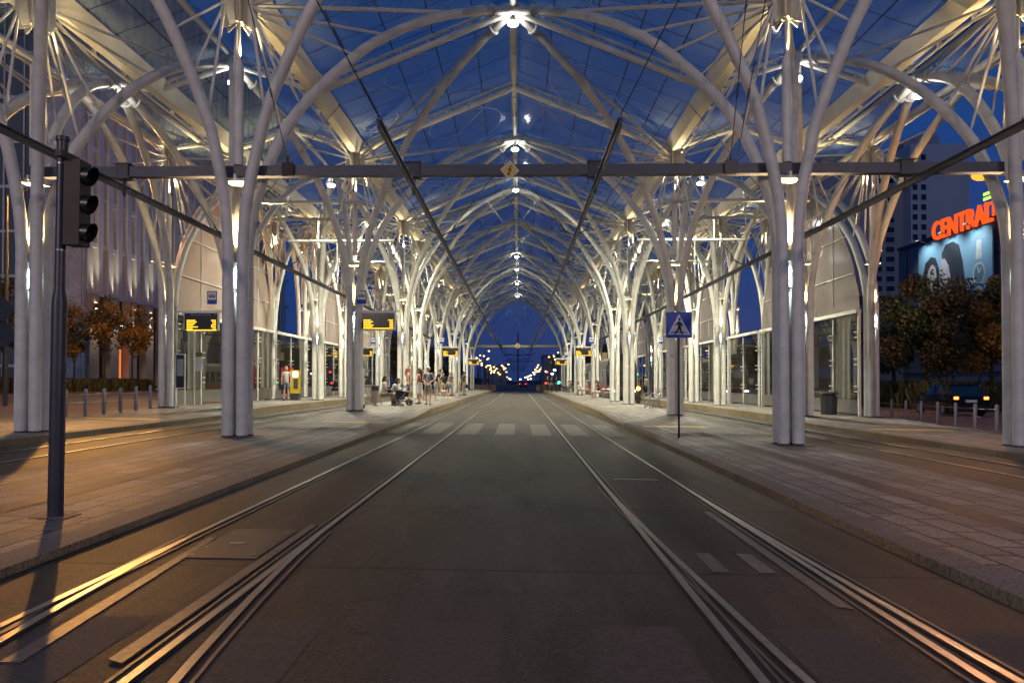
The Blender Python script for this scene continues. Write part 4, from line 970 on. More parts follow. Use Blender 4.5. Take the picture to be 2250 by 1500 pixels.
# rooftop letters
Lp, Rp = onwall(2047,532), onwall(2192,484)
t = thing('rooftop_letters', 'glowing orange CENTRAL letters with lime bars on the shopping centre roof', 'sign', (XM2-0.5, Lp.y, ztop+0.35)); t.rotation_euler = (0,0,-PI/2)
tx = text('CENTRAL', 3.5, M['orange_emit'], t, (0,0,0), (PI/2,0,0), .18, .035, 'letters', 'LEFT')
xs_ = [v.co.x for v in tx.data.vertices]; Wt = (Lp.y-Rp.y)*.95; tx.scale = (Wt*0.97/max(xs_), 1.05, 1)
b = MB(); b.box((Wt/2,.35,-.1),(Wt,.15,.15)); 
for k in range(8): b.box((Wt*(k+.5)/8,.6,.6),(.08,.08,1.5))
b.build('frame', M['dark'], t, smooth=False)
b = MB()
for k in range(2): b.box((Wt*.955,-.3,3.55-.62*k),(2.1,.12,.36))
b.build('lime_bars', M['lime_emit'], t, smooth=False)
b = MB(); b.box((Wt*1.02,-.3,1.55),(.45,.12,2.2)); b.box((Wt*.955,-.3,2.15),(1.9,.12,.36)); b.build('logo_bars', M['orange_emit'], t, smooth=False)
# low wing
p = atY(1975, 118, 740); t = thing('low_wing', 'low dark roof of a shopping building beyond the right trees', 'building', (p.x-1, 118, -.39))
b = MB(); b.box((0,6,6.5),(15,12,13)); b.build('wall', M['mall'], t, smooth=False); b = MB()
for k in range(24): b.box((-7.4+.64*k,-.05,13.9),(.10,.1,2.2))
b.box((0,6,15.0),(15.4,12.4,.2)); b.build('railing', M['dark'], t, smooth=False); b = MB(); b.box((1,-.06,7.4),(8,.1,.9)); b.build('window_band', M['bdark'], t, smooth=False)
# apartment tower
YT = 212; 
def tw(px): return atY(px, YT).x
zt_ = atY(2080, YT, 313).z; zt2 = atY(1960, YT, 330).z
t = thing('apartment_tower', 'tall grey apartment tower with rows of small windows behind the right side trees', 'building', (0, YT, -.4))
xa, xb, xc_ = tw(1915), tw(2004), tw(2134)
b = MB(); b.box(((xb+xc_)/2,8,zt_/2),(xc_-xb,16,zt_)); b.build('wall', M['tower'], t, smooth=False)
b = MB(); b.box(((xa+xb)/2-6,12,zt2/2),(xb-xa+12,16,zt2)); b.build('wall', M['tower2'], t, smooth=False)
b = MB(); b.box((xc_-9,8,zt_+2),(7,6,4)); b.box((xb+3,8,zt_+1.5),(4,5,3)); b.build('roof_house', M['tower2'], t, smooth=False)
rnd = random.Random(5)
def wn(c, sz, lit=False):
    b = MB(); b.box(c, sz); w_ = b.build('lit_window' if lit else 'window', M['win_emit'] if lit else M['bdark'], t, smooth=False); return w_
for f in range(23):
    z = 3+2.8*f
    for px in (2010,2029): 
        if z < zt_-3 and z > 24: wn((tw(px)+.4,-.05,z),(1.3,.2,1.5))
    for px in (1945,1973):
        if z < zt2-3:
            w_ = wn((tw(px),3.9,z),(2.2,.3,1.5), rnd.random() < .12); b = MB(); b.box((tw(px),3.8,z-.9),(2.6,.3,.2)); b.build('window_sill', M['tower'], w_, smooth=False)
# ================================================================== VEHICLES
def car(x, y, rz, label, z=None, lights=True, mt=None, detail=True):
    t = thing('parked_car' if detail else 'distant_car', label, 'car', (x, y, slope(x) if z is None else z), rz, None if detail else 'cars on the far avenue')
    # length along local y (rear at -y), 4.4 x 1.8 x 1.5
    sec = [(-2.2,.35,.95,.80),(-2.12,.22,1.02,.86),(-1.5,.20,1.05,.90),(0.6,.20,1.0,.90),(1.6,.22,.92,.88),(2.1,.25,.72,.80),(2.2,.35,.6,.70)]
    b = MB(); vs = []; 
    for yy, z0, z1, hw in sec: vs += [(-hw*.92,yy,z0),(-hw,yy,(z0+z1)/2),(-hw*.95,yy,z1),(hw*.95,yy,z1),(hw,yy,(z0+z1)/2),(hw*.92,yy,z0)]
    n = 6; fs = [tuple(range(n-1,-1,-1)), tuple(range((len(sec)-1)*n, len(sec)*n))]
    for i in range(len(sec)-1):
        for k in range(n): fs.append((i*n+k, i*n+(k+1)%n, (i+1)*n+(k+1)%n, (i+1)*n+k))
    b.add(vs, fs); b.build('body', mt or M['carpaint'], t)
    cab = [(-2.05,.99,.78,.99),(-1.65,.99,.80,1.42),(-.6,.99,.80,1.50),(.3,.99,.80,1.47),(1.15,.97,.80,1.0)]
    b = MB(); vs = []
    for yy, z0, hw, z1 in cab: vs += [(-hw,yy,z0),(-hw*.78,yy,z1),(hw*.78,yy,z1),(hw,yy,z0)]
    fs = [(3,2,1,0),tuple(range(16,20))]
    for i in range(4):
        for k in range(4): fs.append((i*4+k, i*4+(k+1)%4, (i+1)*4+(k+1)%4, (i+1)*4+k))
    b.add(vs, fs); b.build('windows', M['carglass'], t)
    b = MB(); b.box((0,-.65,1.49),(1.2,1.9,.05)); 
    for yy in (-1.2,-.2): b.box((-.74,yy,1.23),(.05,.07,.48)); b.box((.74,yy,1.23),(.05,.07,.48))
    b.build('roof', mt or M['carpaint'], t, smooth=False)
    for sx in (-1,1):
        for yy in (-1.35,1.4):
            b = MB(); b.tube([(sx*.70,yy,.31),(sx*.90,yy,.31)],.31,18); w_ = b.build('wheel', M['rubber'], t)
            b = MB(); b.tube([(sx*.90,yy,.31),(sx*.912,yy,.31)],.19,12); b.build('rim', M['steel'], w_)
        b = MB(); b.box((sx*.66,-2.20,.86),(.20,.06,.13)); b.build('tail_light', M['tail'] if detail else M['red_emit'], t, smooth=False)
    b = MB(); b.box((0,-2.215,.72),(.5,.02,.12)); b.build('number_plate', M['signwhite'], t, smooth=False)
    b = MB(); b.box((0,-2.2,.38),(1.5,.06,.2)); b.build('bumper', M['black'], t, smooth=False)
    if detail:
        b = MB(); b.sphere((0,-2.15,.90),.05,8,6); b.build('badge', M['steel'], t)
        for sx in (-1,1): b = MB(); b.box((sx*.98,.75,1.02),(.2,.1,.14)); b.build('mirror', M['carpaint'], t, smooth=False)
    return t
p = atY(2134, 35.6); car(p.x+.23, 37.8, math.radians(-6), 'black hatchback seen from behind with its rear lamps lit, behind the right bollards')
p = atY(2085, 62); car(p.x, 62, math.radians(80), 'dark van like car with white lit rear window farther back on the right street', mt=M['dark'])
for i, (px, Y) in enumerate(((1148,170),(1153,230),(1143,300))):
    p = atY(px, Y); car(p.x, Y, 0, 'small car with red rear lights on the far avenue, %s from the station' % ORD[i], z=-.05, detail=False)
# tram at the right side platform
xt, yt, Lt = 8.35, 58.5, 26.0
t = thing('tram', 'dark modern tram with orange display standing at the right side platform', 'tram', (xt, yt, slope(8.3)))
def shell(y0, y1, name):
    P = [(-1.18,.25),(-1.2,1.2),(-1.2,2.6),(-1.05,3.15),(-.7,3.4),(.7,3.4),(1.05,3.15),(1.2,2.6),(1.2,1.2),(1.18,.25)]
    b = MB(); b.prism([(x_,y0,z_) for x_, z_ in P],(0,y1-y0,0)); return b.build(name, M['tramgrey'], t)
P = [(-1.0,.3),(-1.12,1.1),(-1.1,2.4),(-.95,3.0),(.95,3.0),(1.1,2.4),(1.12,1.1),(1.0,.3)]
b = MB(); vs = [(x_*.86,0.0+(.0 if z_ < 1.3 else (z_-1.3)*.28),z_) for x_, z_ in P]+[(x_*1.07,1.3,z_*1.1 if z_ > 2 else z_) for x_, z_ in P]
b.add(vs, [tuple(range(7,-1,-1))]+[(k,(k+1)%8,8+(k+1)%8,8+k) for k in range(8)]); b.build('front', M['carpaint'], t)
for k in range(3): shell(1.3+8.4*k, 1.3+8.4*k+7.9, 'body_section')
for k in range(2): b = MB(); b.box((0,9.45+8.4*k,1.8),(2.1,.56,2.9)); b.build('bellows', M['black'], t, smooth=False)
for k in range(3):
    for sx in (-1,1):
        b = MB(); b.box((sx*1.205,5.25+8.4*k,1.95),(.02,7.3,1.05)); b.build('window_band', M['carglass'], t, smooth=False)
        b = MB()
        for j in range(5): b.box((sx*1.218,2.0+8.4*k+1.6*j,1.95),(.01,.10,1.05))
        b.build('window_posts', M['signwhite'], t, smooth=False)
        b = MB(); b.box((sx*1.21,5.25+8.4*k,.75),(.03,7.7,.7)); b.build('skirt', M['tramred'], t, smooth=False)
b = MB(); b.box((0,.42,2.62),(1.1,.04,.22)); b.rot = 0; b.build('destination_display', M['amber_emit'], t, smooth=False)
b = MB(); b.box((0,.02,1.0),(1.6,.05,.12)); b.build('front_band', M['tramred'], t, smooth=False)
for sx in (-1,1): b = MB(); b.box((sx*.72,-.02,.72),(.26,.06,.14)); b.build('headlight', M['farw_emit'], t, smooth=False)
b = MB(); b.box((0,2,3.5),(1.4,1.6,.3)); b.tube([(0,2,3.6),(.0,3.4,4.5),(0,2.2,5.4)],.03,6); b.tube([(-.8,2.2,5.42),(.8,2.2,5.42)],.03,6); b.build('pantograph', M['dark'], t)
# flashing amber lamp on a post
p = atY(1402, 50); t = thing('amber_beacon', 'glowing amber lamp on a short dark post beside the tram', 'lamp', (p.x, 50, GZ(p.x,50)))
b = MB(); b.box((0,0,.45),(.22,.22,.9)); b.build('post', M['black'], t, smooth=False); b = MB(); b.sphere((0,-.1,1.0),.13,10,8); b.build('lamp_glass', emis('amber_beacon_glass',(1,.42,.04),14), t)
lamp('POINT',(0,-.35,1.0),14.0,(1,.45,.08),t,.08)
b = MB(); b.box((1.3,.6,.55),(.5,1.2,1.1)); 
# ================================================================== STREET LAMPS
def street_lamp(x, y, H, arm, label, emit, head=.16, power=None, color=(1,.55,.18), name='street_lamp', group=None, z=None, detail=True, cone=None):
    z = slope(x) if z is None else z; t = thing(name, label, 'street lamp', (x, y, z), 0, group)
    b = MB(); b.tube([(0,0,-.05),(0,0,H*.5),(0,0,H-.4),(arm*.4,0,H),(arm,0,H+.05)],[.09,.07,.05,.04,.035],8 if detail else 5); b.build('pole', M['dark'], t)
    b = MB(); b.sphere((arm,0,H),head,8 if not detail else 12,6,(1,1,.6)); b.build('lamp_glass', emit, t)
    if detail: b = MB(); b.box((arm,0,H+.10),(.6,.25,.08)); b.build('head', M['dark'], t, smooth=False)
    if power: lamp('POINT' if not cone else 'SPOT',(arm,0,H-.22),power,color,t,.15,(0,0,0),cone)
    return t
p = atY(2156, 22.0, 385); street_lamp(15.9, 22.0, p.z-slope(15.9), p.x-15.9, 'street lamp with bright orange glow above the right pavement', M['sodium_emit'], .26, 380.0, (1,.42,.10))
lamp('SPOT', (p.x, 21.8, p.z-.25), 800.0, (1,.45,.20), None, .15, (math.radians(52),0,math.radians(150)), 75, .8)
p = atY(193, 37, 860); street_lamp(p.x, 31.0, 9.2, 3.2, 'tall dark street lamp post with two traffic signs left of the nearest columns', M['sodium_emit'], .13, 2600.0, (1,.46,.12))
LLX = p.x+3.2
sp_ = lamp('SPOT', (LLX, 30.8, 8.9), 4600.0, (1,.44,.09), None, .15, (0,0,0), 34, .6)
sp_.rotation_euler = (Vector((-7.3,10.2,0))-Vector((LLX,30.8,8.9))).to_track_quat('-Z','Y').to_euler()
q = thing('street_sign_pair', 'backs of a square and a round traffic sign on the left lamp post', 'sign', (p.x, 30.9, slope(p.x)))
b = MB(); b.prism([(.55,-.1,4.0),(0,-.1,4.55),(-.55,-.1,4.0),(0,-.1,3.45)],(0,.03,0)); b.build('square_sign', M['dark'], q, smooth=False); b = MB(); b.tube([(0,-.1,2.95),(0,-.07,2.95)],.5,20); b.build('round_sign', M['dark'], q)
street_lamp(-15.5, -7.0, 9.5, 1.8, 'added fill lamp on a street pole behind the camera on the left', M['sodium_emit'], .13, 3000.0, (1,.76,.66))  # added out of view as warm fill on the near column fronts
street_lamp(15.5, -7.0, 9.5, -1.8, 'added fill lamp on a street pole behind the camera on the right', M['sodium_emit'], .13, 3000.0, (1,.76,.66))  # its added twin, unseen, fills the near columns from the right
street_lamp(-23.3, 50.0, 9.0, -1.0, 'added fill lamp on the left street hidden behind the outer columns', M['sodium_emit'], .13, 2200.0, (1,.50,.16))  # added out of sight to brighten the office front and young trees
street_lamp(20.45, 43.0, 9.0, 0.05, 'added fill lamp on the right street hidden behind the outer columns', M['sodium_emit'], .10, 900.0, (1,.48,.14))  # added out of sight to brighten the trees on the right
GL, GR = 'street lamps along the far avenue on the left', 'street lamps along the far avenue on the right'
LPX = [(1066,771,120),(1056,782,135),(1040,786,140),(1049,792,150),(1052,798,160),(1065,789,170),(1053,802,180),(1112,800,190),(1063,806,200),(1067,803,200),(1074,808,220),(1073,812,220),(1077,815,240),(1083,814,240),(1087,810,240),(1102,806,250),(1104,811,260),(1107,809,260),(1109,817,280),(1091,819,280),(1095,822,300),(1101,824,320),(1105,826,330),(1110,828,350),(1116,831,400),(1119,833,450),(1081,806,230),(1075,819,260),(1082,818,270),(1099,803,250)]
RPX = [(1214,784,130),(1225,783,130),(1227,790,140),(1201,801,160),(1188,802,180),(1196,807,180),(1185,807,200),(1192,811,210),(1181,812,220),(1186,816,240),(1189,816,240),(1176,818,260),(1170,824,300),(1166,826,320),(1162,828,350),(1157,829,380),(1178,822,280),(1242,773,120),(1256,757,100),(1290,757,105)]
for i, (px, py, Y) in enumerate(LPX+RPX):
    p = atY(px, Y, py); gl = i < len(LPX); side = -1 if gl else 1
    d = 'far avenue street lamp glowing orange in the avenue beyond the station on the %s' % ('left' if gl else 'right')
    t = street_lamp(p.x-side*-0.0, Y, p.z+.3, 0.6*(-side), d, M['far_emit'], .00125*Y, name='avenue_lamp', group=GL if gl else GR, z=-.3, detail=False)
for i, (px, py, Y) in enumerate(((1214,813,110),(1209,821,110),(1158,833,200),(1164,832,200),(1141,833,200),(1196,816,150))):
    p = atY(px, Y, py); street_lamp(p.x, Y, p.z+.3, .3, 'white street light in the avenue beyond the right end of the station', M['farw_emit'], .0020*Y if i < 2 else .0011*Y, name='avenue_lamp', group='white street lights beyond the station', z=-.3, detail=False)
for i, (px, py, Y, g) in enumerate(((1228,840,95,1),(1470,822,62,1),(1202,817,120,0),(1199,841,120,0),(1398,822,70,1))):
    p = atY(px, Y, py); t = thing('traffic_signal', 'small %s traffic signal beyond the %s' % (('red','green')[g], ['far right departure board','second inner right column','right end of the avenue, upper one','right end of the avenue, lower one','tram'][i]), 'traffic light', (p.x, Y, -.2))
    b = MB(); b.cyl((0,.1,0),.05,p.z+.6,8); b.build('pole', M['dark'], t); b = MB(); b.box((0,.05,p.z+.2),(.3,.12,.9)); b.build('head', M['black'], t, smooth=False); b = MB(); b.sphere((0,-.05,p.z+.2),.16,8,6,(1,.5,1)); b.build('lamp_glass', (M['red_emit'],M['green_emit'])[g], t)
rnd = random.Random(77)
for i in range(30):
    Y = 150+13*i; s_ = -1 if i % 2 else 1; x_ = s_*rnd.uniform(9.5,13.5) if i % 3 else s_*rnd.uniform(15,24)
    street_lamp(x_, Y, rnd.uniform(7.5,9.5), .6*-s_, 'far avenue street lamp glowing orange in the avenue beyond the station on the %s' % ('left' if s_ < 0 else 'right'), M['far_emit'], .00105*Y, name='avenue_lamp', group=GL if s_ < 0 else GR, z=-.3, detail=False)
# central overhead mast
t = thing('overhead_mast', 'dark overhead line mast with cross arms standing between the tracks beyond the station', 'mast', (0.05, 106, -.02))
b = MB(); b.tube([(0,0,0),(0,0,.3),(0,0,8.2)],[.22,.13,.09],10); b.build('pole', M['dark'], t)
for z_ in (5.0, 4.3): b = MB(); b.tube([(-2.4,0,z_+.4),(0,0,z_),(2.4,0,z_+.4)] if z_ > 4.5 else [(-2.2,0,z_),(2.2,0,z_)],.04,6); b.build('cross_arm', M['dark'], t)
for i in range(9):
    yy = 130+24*i; t = thing('overhead_mast', 'distant overhead line mast over the avenue tracks, %s' % ORD[i], 'mast', (0.05, yy, -.05), 0, 'distant overhead masts')
    b = MB(); b.tube([(0,0,0),(0,0,7.4)],.10,6); b.build('pole', M['dark'], t); b = MB(); b.tube([(-2.6,0,6.0),(2.6,0,6.0)],.045,5); b.tube([(-2.4,0,5.6),(0,0,6.9),(2.4,0,5.6)],.03,5); b.build('cross_arm', M['dark'], t)
for xx, nm in ((-1.95,'left'),(1.95,'right')):
    b = MB(); b.tube([(xx,104,5.55),(xx,350,5.5)],.02,5); b.tube([(xx,104,6.6),(xx,130,6.0),(xx,154,6.4),(xx,178,6.0),(xx,350,6.4)],.018,5)
    tag(b.build('contact_wire', M['wire']), 'thin contact wires over the %s track of the avenue' % nm, 'wire')
# barrier panels and dark far buildings
for i, (px0, px1, y) in enumerate(((1042,1090,104),(1178,1230,104))):
    a, c = atY(px0, y), atY(px1, y); t = thing('barrier_fence', 'low reddish barrier panels beyond the %s platform end' % ('left','right')[i], 'barrier', ((a.x+c.x)/2, y, -.02))
    n = 3; W = (c.x-a.x)
    for k in range(n): b = MB(); b.box((-W/2+W*(k+.5)/n,0,.55),(W/n-.08,.06,.85)); b.build('panel', M['barrier'], t, smooth=False)
    for k in range(n+1): b = MB(); b.cyl((-W/2+W*k/n,0,0),.04,1.15,6); b.build('post', M['dark'], t)
def block(name, label, px0, px1, pyt, Y, D=14, mt=None, lit=3, seed=1):
    a, c = atY(px0, Y, pyt), atY(px1, Y, pyt); W = c.x-a.x; H = a.z+.4; t = thing(name, label, 'building', ((a.x+c.x)/2, Y, -.4)); rnd = random.Random(seed)
    b = MB(); b.box((0,D/2,H/2),(W,D,H)); b.build('wall', mt or M['tower2'], t, smooth=False); b = MB(); b.box((0,D/2,H+.15),(W+.3,D+.3,.3)); b.build('roof_edge', M['dark'], t, smooth=False)
    nx, nz = min(9,max(2,int(W/3.2))), min(10,max(1,int(H/3.2)))
    for i in range(nx):
        for k in range(nz):
            q = (-W/2+W*(i+.5)/nx, -.03, H*(k+.55)/nz)
            L_ = rnd.random() < lit/10; b = MB(); b.box(q,(1.1,.08,1.3)); b.build('lit_window' if L_ else 'window', M['win_emit'] if L_ else M['bdark'], t, smooth=False)
block('distant_building', 'dark block standing right of the avenue behind the far departure board', 1194, 1300, 783, 150, seed=2, lit=1)
block('distant_building', 'low dark building on the left of the avenue under the street lamps', 1060, 1112, 803, 300, seed=3, lit=1)
block('distant_building', 'dark building behind the tram on the right', 1296, 1420, 760, 125, seed=4, lit=2, mt=mat('brick_dark',(0.12,0.05,0.03),.8))
block('distant_building', 'dark building behind the left row of columns', 790, 1000, 790, 170, seed=6, lit=1)
block('distant_building', 'brown building glimpsed between the outer right columns', 1430, 1560, 640, 110, seed=7, lit=2)
tag(MB().prism([(-420,420,-.5),(-60,430,5.0),(-30,430,4),(0,430,1.2),(25,430,2.6),(60,430,4.6),(420,420,-.5)],(0,20,0)).build('hills', mat('far_town',(0.02,0.02,0.025),.9), smooth=False), kind='structure')
# ================================================================== PEOPLE
SK = mat('skin', (0.46,0.27,0.19), 0.55); SK2 = mat('skin_pale', (0.55,0.36,0.28), 0.55)
_cm = {}
def cmat(c):
    if c not in _cm: _cm[c] = mat('cloth', c, 0.85, noise=.25, scale=9)
    return _cm[c]
HAIR = {'dark':mat('hair_dark',(0.015,0.010,0.008),.5),'red':mat('hair_red',(0.30,0.09,0.03),.5),'grey':mat('hair_grey',(0.30,0.28,0.26),.6),'brown':mat('hair_brown',(0.06,0.03,0.015),.5),'cap':mat('cap_white',(0.65,0.65,0.66),.7)}
_skins = []
def skinmesh(name, chains, mt, parent, sub=1):
    """chains: lists of (point, radius); points shared by position are merged so the limbs join"""
    V, R, E, idx = [], [], [], {}
    for ch in chains:
        prev = None
        for p, r in ch:
            k = tuple(round(c, 3) for c in p)
            if k not in idx: idx[k] = len(V); V.append(p); R.append(r)
            if prev is not None and prev != idx[k]: E.append((prev, idx[k]))
            prev = idx[k]
    me = bpy.data.meshes.new(name); me.from_pydata([tuple(v) for v in V], E, []); me.materials.append(mt)
    o = link(name, me, parent); m = o.modifiers.new('Skin','SKIN'); m.use_smooth_shade = True
    o.modifiers.new('Sub','SUBSURF').levels = sub; o.modifiers['Sub'].render_levels = sub
    for i, r in enumerate(R):
        sv = me.skin_vertices[0].data[i]; sv.radius = (r, r) if not isinstance(r, tuple) else r; sv.use_root = (i == 0)
    _skins.append((o, mt)); return o
_heads = []
def person(px, Y, label, pose='stand', face=0.0, h=1.72, skin=SK, hair='dark', hairlen=0, top=(.5,.5,.5), sleeve=1, bottom='trousers', bcol=(.05,.05,.06), shoes=(.02,.02,.02), extra=None, xyz=None, lean=0.0, arms='down', group=None, z0=None, step=0.0):
    if xyz: x, y = xyz[0], xyz[1]
    else: p = atY(px, Y); x, y = p.x, Y
    zz = GZ(x, y) if z0 is None else z0
    t = thing('person', label, 'person', (x, y, zz), face, group); t.scale = (h/1.75,)*3
    V = Vector
    # local frame: the figure faces -y; x is its left/right
    seat = pose == 'sit'; hz = .50 if seat else .93
    L = lean; 
    def tor(z, f=0): # point on the leaning torso, z above the hip
        return V((0, -math.sin(L)*z - f*math.cos(L), hz + math.cos(L)*z))
    hip, waist, chest, neck, head0 = tor(0), tor(.16), tor(.36), tor(.56), tor(.62)
    hd = tor(.72) + V((0,-.02,0)); 
    sh = {s: tor(.50)+V((s*.175,0,0)) for s in (-1,1)}
    el, wr = {}, {}
    for s in (-1,1):
        if arms == 'down': el[s] = sh[s]+V((s*.05,.02,-.29)); wr[s] = el[s]+V((s*.0,-.06,-.25))
        elif arms == 'clasp': el[s] = sh[s]+V((s*.09,.0,-.28)); wr[s] = V((s*.04, el[s].y-.20, el[s].z-.17))
        elif arms == 'phone': el[s] = sh[s]+V((s*.04,-.05,-.27)); wr[s] = V((s*.06, el[s].y-.23, el[s].z+.06))
        elif arms == 'hip' : el[s] = sh[s]+V((s*.14,.05,-.24)); wr[s] = V((s*.17, el[s].y-.08, el[s].z-.20))
        elif arms == 'lap': el[s] = sh[s]+V((s*.05,-.08,-.26)); wr[s] = V((s*.05, el[s].y-.22, el[s].z-.02))
    hj = {s: hip+V((s*.09,0,-.02)) for s in (-1,1)}; kn, an, to = {}, {}, {}
    for s in (-1,1):
        if seat:
            spread = .07; kn[s] = V((s*(.09+spread*.4), -.43, .50)); an[s] = V((s*.10, -.46-step*(.25 if s > 0 else 0), .09)); to[s] = an[s]+V((0,-.17,-.05))
        else:
            f = step*s; kn[s] = V((s*.10, -f*.5-.02, .49)); an[s] = V((s*.105, -f+.0 if f >= 0 else -f, .09)); to[s] = an[s]+V((s*.03,-.17,-.055))
    fem = hairlen > 0
    sw_ = .9 if fem else 1.0
    ch = [[(hip,(.135,.105)),(waist,(.115*sw_,.085)),(chest,(.145*sw_,.10)),(tor(.49),(.10,.075)),(neck,.048),(head0,.05)]]
    for s in (-1,1):
        ch.append([(tor(.49),(.10,.075)),(sh[s],.052*sw_),((sh[s]+el[s])/2,.044*sw_),(el[s],.036*sw_),((el[s]+wr[s])/2,.034*sw_),(wr[s],.023)])
        d = (wr[s]-el[s]).normalized(); side = V((1,0,0)) if abs(d.x) < .8 else V((0,1,0)); palm = wr[s]+d*.055
        ch.append([(wr[s],.023),(palm,(.034,.018))])
        for k in range(4):
            off = side*((k-1.5)*.018); ln = (.062,.078,.072,.055)[k]; b0 = palm+d*.02+off; b1 = b0+d*ln*.55+V((0,-.006,-.004)); b2 = b1+d*ln*.42+V((0,-.014,-.008))
            ch.append([(palm,(.034,.018)),(b0,.010),(b1,.0085),(b2,.0065)])
        tb = wr[s]+d*.03; ch.append([(wr[s],.023),(tb+side*(-s*.03),.012),(tb+d*.035+side*(-s*.045)+V((0,-.01,0)),.009)])
        ch.append([(hip,(.135,.105)),(hj[s],.088),((hj[s]+kn[s])/2,.072),(kn[s],.052),((kn[s]*.6+an[s]*.4),.053),(an[s],.032),(an[s]+V((0,.035,-.045)),.03)])
        ch.append([(an[s],.032),(to[s],.026)])
    body = skinmesh('body', ch, skin, t)
    # head with face, joined into the same body mesh later
    hb = MB(); c = hd; hb.sphere(c, .105, 16, 12, (.76,.94,1.16)); hb.sphere(c+V((0,-.035,-.055)), .07, 12, 8, (.8,.8,.8))
    hb.sphere(c+V((0,-.103,-.012)), .016, 8, 6, (.8,1.1,1.4))
    for s in (-1,1): hb.sphere(c+V((s*.082,.005,-.005)), .026, 8, 6, (.35,.7,1.1))
    _heads.append((body, hb))
    fb = MB()
    for s in (-1,1): fb.sphere(c+V((s*.032,-.092,.008)), .009, 6, 4, (1.3,.5,.7))
    fb.sphere(c+V((0,-.093,-.052)), .012, 6, 4, (1.7,.4,.35)); fb.build('eyes_and_mouth', M['signblack'], t)
    # hair
    if hair:
        b = MB(); hc = c+V((0,.018,.022))
        vs = []; n = 16; m = 7
        for i in range(m+1):
            ph = PI*.56*i/m
            for k in range(n):
                th = 2*PI*k/n; fr = max(0, -math.sin(th)); f2 = ph*(1-.38*fr)
                vs.append(hc+V((.093*math.sin(f2)*math.cos(th), .112*math.sin(f2)*math.sin(th), .122*math.cos(f2))))
        b.add(vs, [(i*n+k,(i+1)*n+k,(i+1)*n+(k+1)%n,i*n+(k+1)%n) for i in range(m) for k in range(n)])
        if hairlen: b.tube([c+V((0,.06,.05)), c+V((0,.095,-.05)), c+V((0,.11,-.05-hairlen*.5)), c+V((0,.12,-.05-hairlen))], [.075,.085,.08,.03], 10)
        if hair == 'cap': b.box(c+V((0,-.14,.055)), (.14,.12,.015))
        b.build('cap' if hair == 'cap' else 'hair', HAIR[hair], t)
    # top
    tc = [[(tor(.02),(.150,.118)),(waist,(.130*sw_,.10)),(chest,(.160*sw_,.115)),(tor(.495),(.112,.085))]]
    if sleeve >= 0:
        for s in (-1,1):
            q = [(tor(.495),(.112,.085)),(sh[s],.064),(sh[s].lerp(el[s],.55 if sleeve < 2 else 1),.056)]
            if sleeve == 2: q.append((wr[s].lerp(el[s],.1),.036))
            tc.append(q)
    skinmesh('shirt' if not fem else 'top', tc, cmat(top), t)
    if bottom in ('shorts','trousers'):
        bc = [[(hip+V((0,0,.06)),(.150,.118)),(hip,(.155,.122))]]
        for s in (-1,1):
            q = [(hip,(.155,.122)),(hj[s],.104),((hj[s]+kn[s])/2,.092)]
            if bottom == 'shorts': q.append((hj[s].lerp(kn[s],.86),.088))
            else: q += [(kn[s],.078),((kn[s]+an[s])/2,.070),(an[s]+V((0,0,.02)),.062)]
            bc.append(q)
        skinmesh(bottom, bc, cmat(bcol), t)
    else:
        b = MB(); ln = {'skirt':.42,'miniskirt':.30,'dress':.78}[bottom]; n = 18
        if seat: b.tube([hip+V((0,.05,.03)), hip+V((0,-.22,.02)), hip+V((0,-.42,-.02))], [.155,.16,.15], n)
        else: b.tube([hip+V((0,0,.14)), hip+V((0,0,-.02)), hip+V((0,0,-ln*.5)), hip+V((0,0,-ln))], [.13,.17,.175,.19+.04*(ln > .6)], n)
        b.build('dress_skirt' if bottom == 'dress' else 'skirt', cmat(bcol), t)
    for s in (-1,1):
        b = MB(); a = an[s]; d = (to[s]-a); d.z = 0; d.normalize(); f = V((a.x, a.y, .0 if not seat else max(0,a.z-.09)))
        b.tube([f+d*-.07+V((0,0,.045)), f+V((0,0,.05)), f+d*.10+V((0,0,.04)), f+d*.20+V((0,0,.025))], [.038,.045,.042,.024], 10); b.build('shoe', cmat(shoes), t)
    if extra == 'backpack':
        b = MB(); b.box(tor(.33)+V((0,.17,0)), (.28,.14,.42)); 
        b.build('backpack', M['black'], t)
        for s in (-1,1): b = MB(); b.tube([tor(.54)+V((s*.10,.02,.02)), tor(.45)+V((s*.115,-.125,0)), tor(.25)+V((s*.12,-.13,0)), tor(.12)+V((s*.13,-.02,0))],.017,6); b.build('strap', M['black'], t)
    if extra == 'bag':
        b = MB(); b.box(wr[-1]+V((0,-.02,-.22)), (.26,.12,.28), taper=.8); b.tube([wr[-1]+V((-.08,-.02,-.09)), wr[-1]+V((0,-.02,.0)), wr[-1]+V((.08,-.02,-.09))],.01,5); b.build('held_bag', M['black'], t)
    if extra == 'lapbag':
        b = MB(); b.box(V((0,-.30,.68)), (.26,.14,.26), taper=.85); b.build('bag_on_lap', cmat((.03,.015,.01)), t)
    if extra == 'phone':
        b = MB(); b.box((wr[-1]+wr[1])/2+V((0,-.07,.04)), (.07,.012,.14)); b.build('phone', M['black'], t, smooth=False)
    return t
W_ = (.62,.60,.58)
person(629,38.0,'bald man in a white printed T shirt and denim shorts beside the ticket machine',face=.15,h=1.72,hair=None,top=W_,bottom='shorts',bcol=(.10,.15,.27),arms='down',extra='bag',skin=SK2)
person(700,47.0,'woman in a black and white patterned dress looking at her phone',face=.9,h=1.68,hair='red',hairlen=0.02,top=(.22,.22,.23),bottom='dress',bcol=(.20,.20,.21),arms='phone',extra='phone',skin=SK2)
person(691,48.0,'person in dark clothes half hidden behind the woman in the patterned dress',face=2.0,h=1.6,hair='dark',top=(.02,.02,.02),bottom='shorts',bcol=(.02,.02,.02))
